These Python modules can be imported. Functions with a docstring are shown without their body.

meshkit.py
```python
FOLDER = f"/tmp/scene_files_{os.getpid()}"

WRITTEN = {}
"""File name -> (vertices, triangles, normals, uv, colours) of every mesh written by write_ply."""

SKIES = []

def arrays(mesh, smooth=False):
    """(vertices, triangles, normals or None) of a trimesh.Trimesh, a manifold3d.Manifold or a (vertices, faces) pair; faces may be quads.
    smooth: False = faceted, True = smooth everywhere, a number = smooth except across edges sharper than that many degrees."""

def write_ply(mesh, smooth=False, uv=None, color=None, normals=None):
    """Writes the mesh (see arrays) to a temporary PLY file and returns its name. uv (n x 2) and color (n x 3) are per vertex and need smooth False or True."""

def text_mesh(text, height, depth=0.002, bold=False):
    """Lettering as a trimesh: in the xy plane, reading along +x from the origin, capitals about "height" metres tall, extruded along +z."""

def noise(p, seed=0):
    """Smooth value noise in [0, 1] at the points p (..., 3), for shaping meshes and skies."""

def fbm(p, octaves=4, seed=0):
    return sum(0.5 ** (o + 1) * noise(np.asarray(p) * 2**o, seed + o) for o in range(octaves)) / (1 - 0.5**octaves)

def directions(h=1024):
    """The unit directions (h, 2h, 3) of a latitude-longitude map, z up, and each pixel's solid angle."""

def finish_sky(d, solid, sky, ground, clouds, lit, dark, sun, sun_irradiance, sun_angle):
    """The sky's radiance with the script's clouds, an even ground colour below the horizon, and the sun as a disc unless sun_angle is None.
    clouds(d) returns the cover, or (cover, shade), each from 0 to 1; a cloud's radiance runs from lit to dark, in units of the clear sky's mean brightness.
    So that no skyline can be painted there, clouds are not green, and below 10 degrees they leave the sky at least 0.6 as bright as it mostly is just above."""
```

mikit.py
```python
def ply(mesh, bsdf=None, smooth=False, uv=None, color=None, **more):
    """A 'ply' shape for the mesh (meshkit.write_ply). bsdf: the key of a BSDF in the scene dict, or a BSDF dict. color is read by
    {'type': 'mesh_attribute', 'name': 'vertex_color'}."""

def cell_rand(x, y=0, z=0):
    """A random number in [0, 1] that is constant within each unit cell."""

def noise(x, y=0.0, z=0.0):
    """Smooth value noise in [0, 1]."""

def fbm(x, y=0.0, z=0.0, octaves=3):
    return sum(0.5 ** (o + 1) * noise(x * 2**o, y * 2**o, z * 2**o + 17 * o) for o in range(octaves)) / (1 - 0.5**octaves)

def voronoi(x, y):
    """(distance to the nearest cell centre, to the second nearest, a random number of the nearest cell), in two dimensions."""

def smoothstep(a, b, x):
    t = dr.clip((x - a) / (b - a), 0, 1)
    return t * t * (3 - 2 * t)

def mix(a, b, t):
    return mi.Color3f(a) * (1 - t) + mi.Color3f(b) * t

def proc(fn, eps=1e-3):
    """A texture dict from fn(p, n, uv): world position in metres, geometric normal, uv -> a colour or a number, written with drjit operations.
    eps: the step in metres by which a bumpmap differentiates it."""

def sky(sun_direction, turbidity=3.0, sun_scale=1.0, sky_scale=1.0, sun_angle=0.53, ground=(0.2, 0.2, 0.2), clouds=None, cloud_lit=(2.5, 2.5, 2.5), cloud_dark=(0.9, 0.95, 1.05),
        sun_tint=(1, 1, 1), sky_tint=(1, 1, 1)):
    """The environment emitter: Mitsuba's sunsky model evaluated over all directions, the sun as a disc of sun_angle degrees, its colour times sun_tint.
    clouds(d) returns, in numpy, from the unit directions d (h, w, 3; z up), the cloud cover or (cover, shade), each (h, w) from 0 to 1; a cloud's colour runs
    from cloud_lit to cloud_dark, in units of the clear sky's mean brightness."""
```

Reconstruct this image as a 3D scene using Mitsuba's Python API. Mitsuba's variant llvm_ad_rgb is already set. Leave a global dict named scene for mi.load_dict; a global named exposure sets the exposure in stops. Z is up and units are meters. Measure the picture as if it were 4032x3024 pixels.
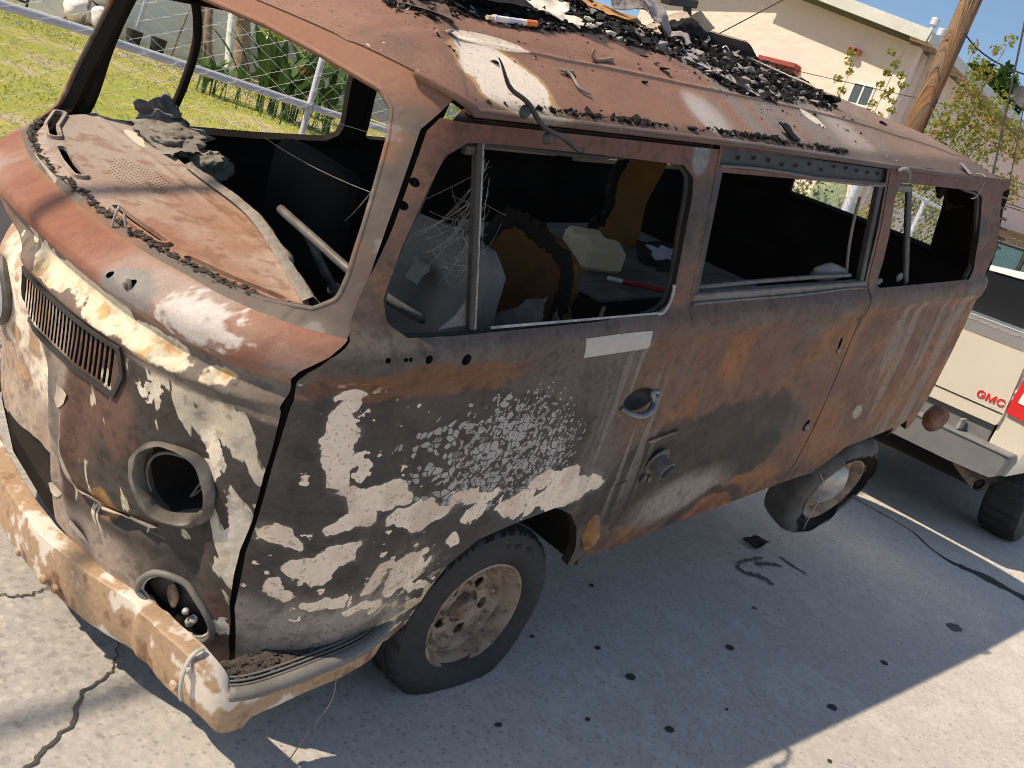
import math, numpy as np, trimesh, mitsuba as mi, drjit as dr, mikit, meshkit
from mikit import noise, fbm, voronoi, cell_rand, smoothstep, mix
from scipy.interpolate import PchipInterpolator
from scipy.spatial import Delaunay
import shapely
from shapely.geometry import Polygon, LineString, Point
T = mi.ScalarTransform4f
scene, labels = {}, {}
rng = np.random.default_rng(7)

# ---------------------------------------------------------------- camera, sky, exposure
CR = np.array([[-0.6571, 0.6795, 0.3264], [-0.0233, 0.4145, -0.9097], [-0.7534, -0.6054, -0.2566]])   # right, down, forward
CO = np.array([2.0886, 2.2749, 1.635])
m4 = np.eye(4); m4[:3, 0] = -CR[0]; m4[:3, 1] = -CR[1]; m4[:3, 2] = CR[2]; m4[:3, 3] = CO
u_, s_, v_ = np.linalg.svd(m4[:3, :3]); m4[:3, :3] = u_ @ v_
scene['camera'] = dict(type='perspective', fov=2 * math.degrees(math.atan(2016 / 3668.8)), fov_axis='x', near_clip=0.05, far_clip=3000.0, to_world=T(m4.tolist()))
SUN = np.array([0.84, -0.385, 1.0])


def clouds(d):
    p = d / np.maximum(d[..., 2:3] + 0.25, 0.05)
    n = meshkit.fbm(p * 1.6 + 3.1, 5, seed=4)
    return np.clip((n - 0.50) * 4.5, 0, 0.9), np.clip((n - 0.62) * 2.5, 0, 0.6)


scene['sky'] = mikit.sky(SUN.tolist(), turbidity=3.0, clouds=clouds, sun_tint=(1.0, 1.0, 1.0), sky_tint=(1.03, 1.0, .95))
exposure = 1.9

# ---------------------------------------------------------------- the van's own frame (nose down, rear jacked up, leaning on its flat tyre)
VA = np.array([[0.9878, -0.0005, 0.1556], [-0.0049, 0.9994, 0.0340], [-0.1555, -0.0343, 0.9872]])
VB = np.array([-0.0178, 0.0134, 0.0990])
mv = np.eye(4); mv[:3, :3] = VA; mv[:3, 3] = VB
VAN = T(mv.tolist())


def v2w(p): return np.asarray(p, float) @ VA.T + VB
def w2v(p): return (np.asarray(p, float) - VB) @ np.linalg.inv(VA).T


VI = np.linalg.inv(VA)


def vp(p):
    """world point -> van coordinates, in a texture"""
    x, y, z = p.x - float(VB[0]), p.y - float(VB[1]), p.z - float(VB[2])
    return [float(VI[i, 0]) * x + float(VI[i, 1]) * y + float(VI[i, 2]) * z for i in range(3)]


def cam_ray(px, py):
    d = np.array([(px - 2016) / 3668.8, (py - 1512) / 3668.8, 1.0])
    return d @ CR
def on_plane(px, py, ax, val):
    d = cam_ray(px, py); return CO + d * ((val - CO[ax]) / d[ax])
def at_dist(px, py, D): return CO + cam_ray(px, py) * D


# ---------------------------------------------------------------- helpers
COUNT = {}


def numbered(name):
    n = COUNT.get(name, 0); COUNT[name] = n + 1
    return name if n == 0 else f'{name}_{n:03d}'


def add(key, mesh, bsdf, smooth=35, M=None, num=False, **lab):
    if num: key = numbered(key)
    more = {} if M is None else {'to_world': M}
    scene[key] = mikit.ply(mesh, bsdf, smooth, **more)
    if lab: labels[key] = lab
    return key


def thing(key, label, category, group=None, kind=None, num=False):
    if num: key = numbered(key)
    labels[key] = dict(label=label, category=category)
    if group: labels[key]['group'] = group
    if kind: labels[key]['kind'] = kind
    return key


def cat(ms):
    ms = [m for m in ms if m is not None and len(m.faces)]
    return trimesh.util.concatenate(ms)


def rbox(size, r=0.004):
    a, b, c = np.array(size) / 2; r = min(r, a * .9, b * .9, c * .9)
    pts = [(sx * (a - (i != 0) * r), sy * (b - (i != 1) * r), sz * (c - (i != 2) * r)) for sx in (-1, 1) for sy in (-1, 1) for sz in (-1, 1) for i in range(3)]
    return trimesh.convex.convex_hull(np.array(pts))


def frame(center, xdir, up=(0, 0, 1)):
    x = np.array(xdir, float); x /= np.linalg.norm(x); z = np.array(up, float); z -= x * (z @ x); z /= np.linalg.norm(z); y = np.cross(z, x)
    m = np.eye(4); m[:3, 0] = x; m[:3, 1] = y; m[:3, 2] = z; m[:3, 3] = center
    return m


def bar(a, b, w, h, r=0.003, up=(0, 0, 1)):
    a, b = np.array(a, float), np.array(b, float); L = np.linalg.norm(b - a)
    if abs(((b - a) / L) @ np.array(up, float)) > .98: up = (1, 0, 0)
    m = rbox((L, w, h), r); m.apply_transform(frame((a + b) / 2, b - a, up)); return m


def tube(pts, r, sides=8, cap=True, flat=1.0):
    p = np.asarray(pts, float); n = len(p); r = np.broadcast_to(np.asarray(r, float), (n,))
    t = np.gradient(p, axis=0); t /= np.linalg.norm(t, axis=1, keepdims=True) + 1e-12
    a = np.cross(t[0], [0, 0, 1.0]) if abs(t[0, 2]) < .9 else np.cross(t[0], [1.0, 0, 0])
    A = []
    for k in range(n):
        a = a - t[k] * (a @ t[k]); a /= np.linalg.norm(a) + 1e-12; A.append(a)
    A = np.array(A); Bv = np.cross(t, A)
    ang = np.arange(sides) * 2 * np.pi / sides
    v = p[:, None] + r[:, None, None] * (np.cos(ang)[None, :, None] * A[:, None] + flat * np.sin(ang)[None, :, None] * Bv[:, None])
    i, j = np.meshgrid(np.arange(n - 1), np.arange(sides), indexing='ij'); j2 = (j + 1) % sides
    q = np.stack([i * sides + j, i * sides + j2, (i + 1) * sides + j2, (i + 1) * sides + j], -1).reshape(-1, 4)
    f = np.vstack([q[:, [0, 2, 1]], q[:, [0, 3, 2]]]); V = v.reshape(-1, 3)
    if cap:
        V = np.vstack([V, p[:1], p[-1:]]); k = np.arange(sides); k2 = (k + 1) % sides; b = (n - 1) * sides
        f = np.vstack([f, np.stack([k * 0 + len(V) - 2, k, k2], 1), np.stack([k * 0 + len(V) - 1, b + k2, b + k], 1)])
    m = trimesh.Trimesh(V, f, process=False)
    if m.volume < 0: m.invert()
    return m


def spline(pts, n):
    p = np.asarray(pts, float); s = np.r_[0, np.cumsum(np.linalg.norm(np.diff(p, axis=0), axis=1) + 1e-9)]
    q = np.linspace(0, s[-1], n)
    from scipy.interpolate import CubicSpline
    return CubicSpline(s, p)(q) if len(p) > 2 else np.array([np.interp(q, s, p[:, k]) for k in range(p.shape[1])]).T


def lathe(prof, n=64, axis='y', caps=False):
    """profile rows (radius, along); revolve about the axis through the origin"""
    pr = np.asarray(prof, float); a = np.arange(n) * 2 * np.pi / n
    R, H = pr[:, 0], pr[:, 1]
    X = R[:, None] * np.cos(a); Z = R[:, None] * np.sin(a); Y = np.repeat(H[:, None], n, 1)
    V = np.stack([X, Y, Z] if axis == 'y' else ([X, Z, Y] if axis == 'z' else [Y, X, Z]), -1).reshape(-1, 3)
    i, j = np.meshgrid(np.arange(len(pr) - 1), np.arange(n), indexing='ij'); j2 = (j + 1) % n
    q = np.stack([i * n + j, i * n + j2, (i + 1) * n + j2, (i + 1) * n + j], -1).reshape(-1, 4)
    m = trimesh.Trimesh(V, np.vstack([q[:, [0, 1, 2]], q[:, [0, 2, 3]]]), process=False)
    return m


def tri2d(poly, h):
    pts = []
    polys = list(getattr(poly, 'geoms', [poly]))
    V, F, off = [], [], 0
    for P in polys:
        P = shapely.segmentize(P, h)
        b = [np.array(P.exterior.coords)[:-1]] + [np.array(r.coords)[:-1] for r in P.interiors]
        b = np.vstack(b); x0, y0, x1, y1 = P.bounds
        ys = np.arange(y0, y1, h * .87); g = []
        for k, y in enumerate(ys):
            xs = np.arange(x0 + (k % 2) * h / 2, x1, h); g.append(np.stack([xs, np.full(len(xs), y)], 1))
        g = np.vstack(g); inner = P.buffer(-h * .55)
        if not inner.is_empty:
            shapely.prepare(inner); g = g[shapely.contains_xy(inner, g[:, 0], g[:, 1])]
        else: g = g[:0]
        pt = np.vstack([b, g]); t = Delaunay(pt).simplices
        c = pt[t].mean(1); shapely.prepare(P); t = t[shapely.contains_xy(P, c[:, 0], c[:, 1])]
        d1, d2 = pt[t[:, 1]] - pt[t[:, 0]], pt[t[:, 2]] - pt[t[:, 0]]
        ar = d1[:, 0] * d2[:, 1] - d1[:, 1] * d2[:, 0]
        t = np.where((ar < 0)[:, None], t[:, ::-1], t)[np.abs(ar) > 1e-10]
        V.append(pt); F.append(t + off); off += len(pt)
    return np.vstack(V), np.vstack(F)


def fn_normals(fn, P, e=2e-3):
    a = fn(P + [e, 0]) - fn(P - [e, 0]); b = fn(P + [0, e]) - fn(P - [0, e])
    n = np.cross(a, b); return n / (np.linalg.norm(n, axis=1, keepdims=True) + 1e-12)


def sheet(poly, fn, t, h=.015, flip=False):
    """a curved sheet over the polygon: (outer skin, inner skin with the edges), thickness t"""
    P, F = tri2d(poly, h); V = fn(P); N = fn_normals(fn, P)
    if flip: N = -N; F = F[:, ::-1]
    outer = trimesh.Trimesh(V, F, process=False)
    e = np.sort(np.vstack([F[:, [0, 1]], F[:, [1, 2]], F[:, [2, 0]]]), 1)
    d = np.vstack([F[:, [0, 1]], F[:, [1, 2]], F[:, [2, 0]]])
    _, inv, cnt = np.unique(e, axis=0, return_inverse=True, return_counts=True)
    be = d[cnt[inv.ravel()] == 1]
    Vi = V - N * t
    W = np.concatenate([V[be[:, 0]], V[be[:, 1]], Vi[be[:, 1]], Vi[be[:, 0]]]); k = np.arange(len(be)); n = len(be)
    fw = np.vstack([np.stack([k + n, k, k + 3 * n], 1), np.stack([k + n, k + 3 * n, k + 2 * n], 1)])
    inner = trimesh.util.concatenate([trimesh.Trimesh(Vi, F[:, ::-1], process=False), trimesh.Trimesh(W, fw, process=False)])
    return outer, inner


def lump(r, n=2, amp=.25, seed=0, scale=(1, 1, 1)):
    m = trimesh.creation.icosphere(n, 1.0); v = m.vertices
    k = 1 + amp * (2 * meshkit.fbm(v * 1.7 + seed * 3.3, 3, seed) - 1)
    m.vertices = v * k[:, None] * np.array(scale) * r; return m


def principled(col, rough=.6, metal=0.0, **k):
    return dict(type='principled', base_color={'type': 'rgb', 'value': list(col)} if not isinstance(col, dict) else col,
                roughness=rough, metallic=metal, **k)


def two(b): return {'type': 'twosided', 'bsdf': b}


def bump(b, fn, scale=1.0, eps=1.5e-3):
    return {'type': 'bumpmap', 'arbitrary': {**mikit.proc(fn, eps)}, 'scale': scale, 'bsdf': b}


def rgb(r, g, b): return mi.Color3f(r, g, b)
# ---------------------------------------------------------------- materials of the burnt van (all laid out in the van's own coordinates)
ELL = [(0.701,0.930,0.093,0.030,-1.69),(0.643,0.876,0.021,0.014,3.12),(0.703,1.019,0.020,0.013,-1.51),(0.705,1.047,0.025,0.013,3.00),(0.607,0.813,0.099,0.024,-2.97),(0.545,0.784,0.064,0.026,-2.82),(0.451,0.707,0.096,0.032,-3.12),(0.264,0.718,0.106,0.024,-2.98),(0.243,0.663,0.044,0.026,2.85),(0.096,0.657,0.074,0.033,2.91),(-0.118,0.637,0.163,0.044,3.12),(-0.038,0.703,0.113,0.025,-3.02),(0.297,0.592,0.029,0.015,2.94),(0.435,0.581,0.058,0.021,3.04),(0.443,0.518,0.076,0.046,2.81),(0.491,0.558,0.044,0.015,-2.69),(0.410,0.468,0.039,0.018,-2.58),(0.368,0.467,0.016,0.019,2.95),(0.789,0.689,0.053,0.025,-2.62),(0.689,0.621,0.075,0.038,2.83),(0.768,0.539,0.037,0.018,-2.80),(0.688,0.591,0.045,0.024,2.89),(0.636,0.777,0.063,0.028,-2.35),(0.668,0.738,0.040,0.019,2.86),(0.552,0.782,0.050,0.025,-3.12),(0.783,0.565,0.026,0.016,-2.60),(0.549,0.545,0.035,0.023,1.76),(0.547,0.454,0.053,0.020,-2.99),(0.676,0.497,0.029,0.016,-2.95),(0.627,0.495,0.038,0.018,-2.94)]


def ell(x, z, cx, cz, a, b, t=0.0):
    c, s = math.cos(t), math.sin(t); dx, dz = x - cx, z - cz
    return dr.sqrt(dr.square((dx * c + dz * s) / a) + dr.square((dz * c - dx * s) / b))


def spot(x, z, cx, cz, a, b, t=0.0, soft=.5): return 1 - smoothstep(1 - soft, 1 + soft, ell(x, z, cx, cz, a, b, t))


RUST, RUSTD, RUSTO = (.200, .098, .062), (.095, .050, .036), (.33, .135, .045)
SOOT, SOOTD, GREY, CREAM, ASH = (.105, .090, .080), (.040, .036, .034), (.26, .25, .25), (.86, .72, .58), (.42, .38, .35)


def side_color(p, n, uv):
    x, y, z = vp(p)
    x = dr.select(y < 0, -1.6 - x * .9, x)
    n1 = fbm(x * 5, z * 5, 1.3, 4); n2 = fbm(x * 18, z * 14, 4.1, 4); n3 = fbm(x * 60, z * 60, 2.0, 3); st = fbm(x * 14 + 3, z * 2.2, 7.0, 4)
    w = n1 * .6 + n2 * .4 - .5
    # rust over most of the rear, sooty grey on the door
    door = smoothstep(-.62, -.25, x + w * .5)
    rear = mix(RUST, (.16, .092, .068), n2)
    rear = mix(rear, RUSTO, .8 * smoothstep(.56, .72, n1 + .12 * n2) )
    rear = mix(rear, (.30, .235, .19), .75 * smoothstep(.54, .72, st) * smoothstep(-1.75, -2.1, x))
    rear = mix(rear, SOOT, .8 * smoothstep(.5, .62, fbm(x * 3.1 + 9, z * 3.1, 0, 3)) * smoothstep(-2.0, -1.3, x))
    rear = mix(rear, RUSTO, .55 * spot(x, z, -2.48, .62, .16, .13, .5, .7)); rear = mix(rear, RUSTO, .6 * spot(x + w * .2, z, -1.86, .45, .28, .09, .3, .6))
    rear = mix(rear, (.42, .37, .27), spot(x + w * .1, z + w * .1, -2.05, .588, .05, .03, .4, .3))
    d = mix((.125, .104, .092), (.085, .072, .066), n2); d = mix(d, (.18, .15, .13), .5 * smoothstep(.5, .7, st))
    d = mix(d, (.17, .080, .045), smoothstep(.45, .6, n1 * .6 + n2 * .4 + .55 * spot(x, z, .52, 1.05, .3, .075, 0, .8) - .25))
    d = mix(d, (.16, .078, .046), .8 * spot(x + w * .25, z + w * .25, .58, 1.0, .05, .1, 0, .7))
    d = mix(d, (.18, .085, .045), .7 * spot(x + w * .3, z + w * .2, -.36, 1.0, .12, .25, 0, .6))
    c = mix(rear, d, door)
    # charred and sooty lower middle
    lowdark = smoothstep(.42, .56, n1 * .5 + n2 * .3 + .62 * spot(x, z, -.82, .62, .55, .17, -.12, .6) - .1)
    c = mix(c, SOOTD, .85 * lowdark)
    c = mix(c, SOOTD, .9 * smoothstep(.50, .58, n2 * .5 + .5 * spot(x, z, -1.15, .56, .25, .12, 0, .7)) )
    c = mix(c, (.36, .31, .26), .85 * spot(x + w * .25, z + w * .1, -.80, .45, .26, .085, -.1, .45))
    c = mix(c, (.34, .125, .055), spot(x + w * .08, z + w * .08, -1.06, .305, .17, .09, 0, .12))
    ring = ell(x + w * .1, z + w * .1, -1.06, .305, .17, .09); c = mix(c, SOOTD, .8 * smoothstep(1.0, 1.12, ring) * (1 - smoothstep(1.35, 1.6, ring)))
    c = mix(c, SOOTD, .6 * (1 - smoothstep(.02, .16, z - .29)) * smoothstep(.4, .6, n2) * (1 - door))
    # burnt paint on the door: black film, blister chips, peeled cream patches
    film = smoothstep(.45, .55, n1 * .5 + .5 * smoothstep(1.09, 1.0, z + w * .10 + .16 * smoothstep(.45, -.35, x)) * smoothstep(-.30, .0, x))
    c = mix(c, mix((.052, .046, .044), (.085, .074, .068), n2), film * .92)
    v1, v2, vr = voronoi(x * 52 + n2 * 3.0, z * 52 + n1 * 3); e = v2 - v1
    chipz = spot(x + w * .2, z + w * .2, .26, .83, .30, .15, .25, .45)
    chip = smoothstep(.13, .2, e) * smoothstep(.72, .75, vr * .62 + .42 * chipz)
    v3, v4, vs = voronoi(x * 120 + n2 * 4, z * 120 + n1 * 4)
    chip = dr.maximum(chip, smoothstep(.16, .24, v4 - v3) * smoothstep(.66, .70, vs * .5 + .42 * spot(x + w * .2, z + w * .2, .14, .82, .27, .18, .2, .5)))
    c = mix(c, mix((.52, .50, .49), (.36, .345, .335), n3), chip * .95)
    cr = mi.Float(9.0); wx, wz = x + (n2 - .5) * .075 + (n3 - .5) * .012, z + (fbm(x * 18 + 40, z * 18, 9, 4) - .5) * .075
    for q in ELL: cr = dr.minimum(cr, ell(wx, wz, q[0], q[1], q[2] * 1.02, q[3] * 1.12, q[4]))
    cream = smoothstep(1.03, .97, cr)
    small = smoothstep(.685, .70, fbm(x * 30 + 5, z * 44, 3, 4) * .8 + .14 * spot(x, z, .72, 1.0, .16, .14, 0, .8) + .10 * spot(x, z, .6, .62, .3, .2, 0, .8))
    cream = dr.maximum(cream, small * smoothstep(-.15, .1, x) * (1 - smoothstep(1.04, 1.1, z)))
    edge = smoothstep(1.35, 1.05, cr)
    c = mix(c, (.30, .27, .24), .35 * edge * n2)
    c = mix(c, mix(CREAM, (.70, .56, .44), smoothstep(.4, .7, n2)), cream)
    # pale sooty skirt ahead of the wheel
    sk = smoothstep(.56, .44, z + w * .14 + .1 * smoothstep(.55, .35, x)) * smoothstep(.36, .44, x)
    c = mix(c, mix((.36, .31, .27), (.20, .17, .15), smoothstep(.42, .62, fbm(x * 7, z * 4, 5, 4))), sk * (1 - cream))
    flk = smoothstep(.52, .58, fbm(x * 26 - z * 20, z * 40 + x * 22, 6, 4)) * spot(x, z, .40, .40, .10, .16, -.4, .7)
    c = mix(c, (.62, .52, .34), flk)
    # drips below the handle, scratches
    drip = smoothstep(.63, .72, fbm(x * 34, z * 1.6, 8, 3)) * spot(x, z, -.34, .86, .16, .34, 0, .6)
    c = mix(c, (.25, .235, .20), .8 * drip)
    sc = smoothstep(.985, .995, noise(x * 9 - z * 40, z * 3 + x * 6, 5)); c = mix(c, (.34, .27, .21), .6 * sc * smoothstep(.5, .6, n1))
    sp = smoothstep(.80, .84, noise(x * 170, z * 170, 3)); c = mix(c, SOOTD, .35 * sp)
    # belt: darker, above it smoked window frames
    belt = smoothstep(1.10, 1.12, z); c = mix(c, mix((.105, .078, .066), (.15, .098, .078), n2), .75 * belt * smoothstep(.9, .2, x * .6 + .5))
    up = smoothstep(1.18, 1.22, z + w * .04); fr = mix(mix(RUST, (.07, .058, .052), smoothstep(.38, .62, n1)), (.17, .072, .048), smoothstep(1.5, 1.62, z))
    fr = mix(fr, (.22, .22, .225), spot(x, z, -.345, 1.62, .04, .06, 0, .15))
    c = mix(c, fr, up * .9)
    gr = noise(x * 320, y * 90, z * 320); c = mix(c * (.52 + .30 * n3 + .22 * gr + .12 * n2), c * (.86 + .14 * n3), .8 * cream)
    return mix(c, c * .55, .6 * smoothstep(.55, .75, fbm(x * 42 + 11, z * 42, 6, 4)) * (1 - cream))


def roof_color(p, n, uv):
    x, y, z = vp(p)
    n1 = fbm(x * 3.3, y * 3.3, z * 3.3, 4); n2 = fbm(x * 15, y * 15, z * 15, 4); st = fbm(x * 11, y * 2.2 + z * 2, 3, 4); n3 = noise(x * 160, y * 160, z * 160)
    c = mix((.185, .098, .070), (.245, .140, .102), n2); c = mix(c, (.15, .095, .075), smoothstep(.5, .68, n1))
    back = smoothstep(-.9, -1.7, x + (n1 - .5) * .6); c = mix(c, mix((.205, .137, .107), (.165, .115, .092), n2), back)
    c = mix(c, (.17, .155, .145), .8 * smoothstep(.46, .60, st + .25 * spot(x, z, -1.10, 1.70, .22, .2, .1, .6) - .08) * smoothstep(-.2, -.7, x) * smoothstep(-2.2, -1.6, x))
    c = mix(c, (.36, .34, .33), .9 * smoothstep(.42, .56, st * .6 + .4 * spot(x, z, -.455, 1.70, .10, .05, 0, .8)) * spot(x, z, -.455, 1.70, .085, .045, 0, .6))
    c = mix(c, (.30, .27, .25), .8 * spot(x + (n1 - .5) * .2, z, -1.42, 1.70, .10, .07, 0, .6))
    wx, wz = x + (n2 - .5) * .09, z + (n2 - .5) * .03
    cr = ell(wx, wz, .325, 1.708, .112, .058, .10); c = mix(c, (.40, .27, .13), smoothstep(1.2, 1.02, cr)); c = mix(c, mix((.70, .63, .56), (.56, .48, .40), n1), smoothstep(1.03, .97, cr) * (y > .4))
    c = mix(c, (.055, .04, .032), .85 * smoothstep(.009, .004, dr.abs(y - .572 + .006 * noise(x * 4))) * smoothstep(.47, .40, x) * smoothstep(-2.9, -2.6, x)); c = mix(c, (.62, .56, .48), smoothstep(1.1, .9, ell(wx, z, .275, 1.770, .11, .010, .02)) * .8 * (y > .2))
    c = mix(c, (.54, .49, .42), smoothstep(1.05, .95, ell(wx, wz, -1.21, 1.731, .05, .014, .25)) * (y > .4))
    c = mix(c, (.030, .027, .025), .85 * smoothstep(.47, .58, n2 * .35 + n1 * .2 + .5 * smoothstep(.52, .30, y + (n1 - .5) * .3) * smoothstep(.45, .2, x) * smoothstep(-1.9, -1.2, x)))
    c = mix(c, (.32, .15, .05), .5 * smoothstep(.55, .7, n1) * spot(x, y, .25, .15, .4, .3, 0, .6))
    c = mix(c, (.05, .04, .035), .5 * smoothstep(.80, .86, n3)); c = mix(c, (.07, .055, .05), .75 * smoothstep(1.685, 1.66, z))
    c = c * (.78 + .22 * fbm(x * 70, y * 70, z * 70, 3) + .20 * noise(x * 300, y * 300, z * 300)); c = mix(c, (.62, .55, .48), .8 * smoothstep(.90, .92, noise(x * 90 + 7, y * 90, z * 90)) * smoothstep(.5, .6, n1))
    return c


def front_color(p, n, uv):
    x, y, z = vp(p)
    n1 = fbm(y * 5, z * 5, 2.2, 4); n2 = fbm(y * 18, z * 18, 5.1, 4); n3 = fbm(y * 60, z * 60, 2.0, 3); w = n1 * .6 + n2 * .4 - .5
    st = fbm(y * 30 + z * 12, z * 6 - y * 6, 1, 4)
    hat = mix((.235, .098, .062), (.30, .185, .145), smoothstep(.35, .7, n1)); hat = mix(hat, (.33, .27, .245), .8 * smoothstep(.52, .66, n1 + .2 * (n2 - .5)))
    hat = mix(hat, (.22, .21, .21), smoothstep(.50, .58, n2 * .5 + .5 * spot(y, z, .42, 1.135, .09, .05, 0, .7)) * .9)
    hat = mix(hat, (.52, .47, .45), smoothstep(.50, .60, n3 * .35 + n2 * .3 + .36 * spot(y, z, .60, 1.14, .10, .05, 0, .8)))
    led = mix((.13, .112, .10), (.24, .20, .165), n2); led = mix(led, (.20, .105, .07), .7 * smoothstep(.5, .62, n1))
    wz = z + .04 * dr.square(y / .75)
    pale = smoothstep(.50, .53, n1 * .3 + n2 * .42 + .1 * n3 + .30 * spot(y + w * .3, z + .06 * dr.square(y / .75), .30, 1.078, .40, .04, 0, .7) - .075)
    led = mix(led, mix((.74, .64, .48), (.58, .36, .16), smoothstep(.58, .70, n2 * .7 + n3 * .3)), pale)
    # the left half: soot; the caved right half: pale scorched paint
    dark = mix((.034, .030, .028), (.075, .064, .056), n2); dark = mix(dark, (.13, .072, .055), .85 * smoothstep(.46, .6, n1 + .25 * spot(y, z, .36, .85, .14, .12, 0, .7) - .1))
    dark = mix(dark, (.50, .45, .36), smoothstep(.575, .60, st * .8 + .22 * spot(y, z, .62, .98, .12, .10, -.6, .7) + .13 * spot(y, z, .70, .72, .10, .3, 0, .7)))
    dark = mix(dark, (.34, .19, .07), .8 * smoothstep(.5, .62, n2 * .6 + .5 * spot(y, z, .40, .60, .06, .05, 0, .8) - .1))
    lowp = smoothstep(.52, .42, z + w * .12 + .0 * y); dark = mix(dark, mix((.30, .25, .21), (.17, .14, .12), n1), lowp * .85 * smoothstep(.62, .5, y))
    paleh = mix((.82, .72, .60), (.56, .46, .37), smoothstep(.35, .65, n1)); paleh = mix(paleh, (.30, .20, .155), .8 * smoothstep(.50, .60, n2 * .5 + n1 * .5 + .08))
    paleh = mix(paleh, (.50, .30, .14), .6 * smoothstep(.60, .70, n2)); paleh = mix(paleh, (.25, .215, .19), .8 * smoothstep(.1, .22, y + w * .3) )
    c = mix(paleh, dark, smoothstep(.22, .27, y + w * .06)); c = mix(c, mix((.42, .34, .28), (.24, .19, .16), n1), smoothstep(.56, .50, z + w * .1) * smoothstep(.6, .45, y + w * .2) * .8)
    low = smoothstep(1.005, 1.02, wz + (n2 - .5) * .02); c = mix(c, led, low)
    c = mix(c, hat, smoothstep(1.10, 1.115, z + .035 * dr.square(y / .7) + (n2 - .5) * .018))
    c = mix(c, (.27, .15, .075), .7 * smoothstep(1.185, 1.195, z))
    cr = mi.Float(9.0); wy, wz2 = y + (n2 - .5) * .05, z + (n3 - .5) * .05
    for q in [(.735, .66, .02, .12, .1), (.70, .40, .03, .03, 0), (.52, .95, .035, .02, .3), (.665, .86, .05, .022, -.9), (.66, .80, .03, .05, .2)]: cr = dr.minimum(cr, ell(wy, wz2, *q))
    c = mix(c, (.62, .56, .48), smoothstep(1.05, .95, cr)); c = c * (.70 + .30 * n3 + .22 * noise(y * 300, z * 300, x * 300))
    return mix(c, c * .5, .6 * smoothstep(.55, .72, fbm(y * 45, z * 45, 7, 4)) * smoothstep(1.12, 1.05, z))


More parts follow.
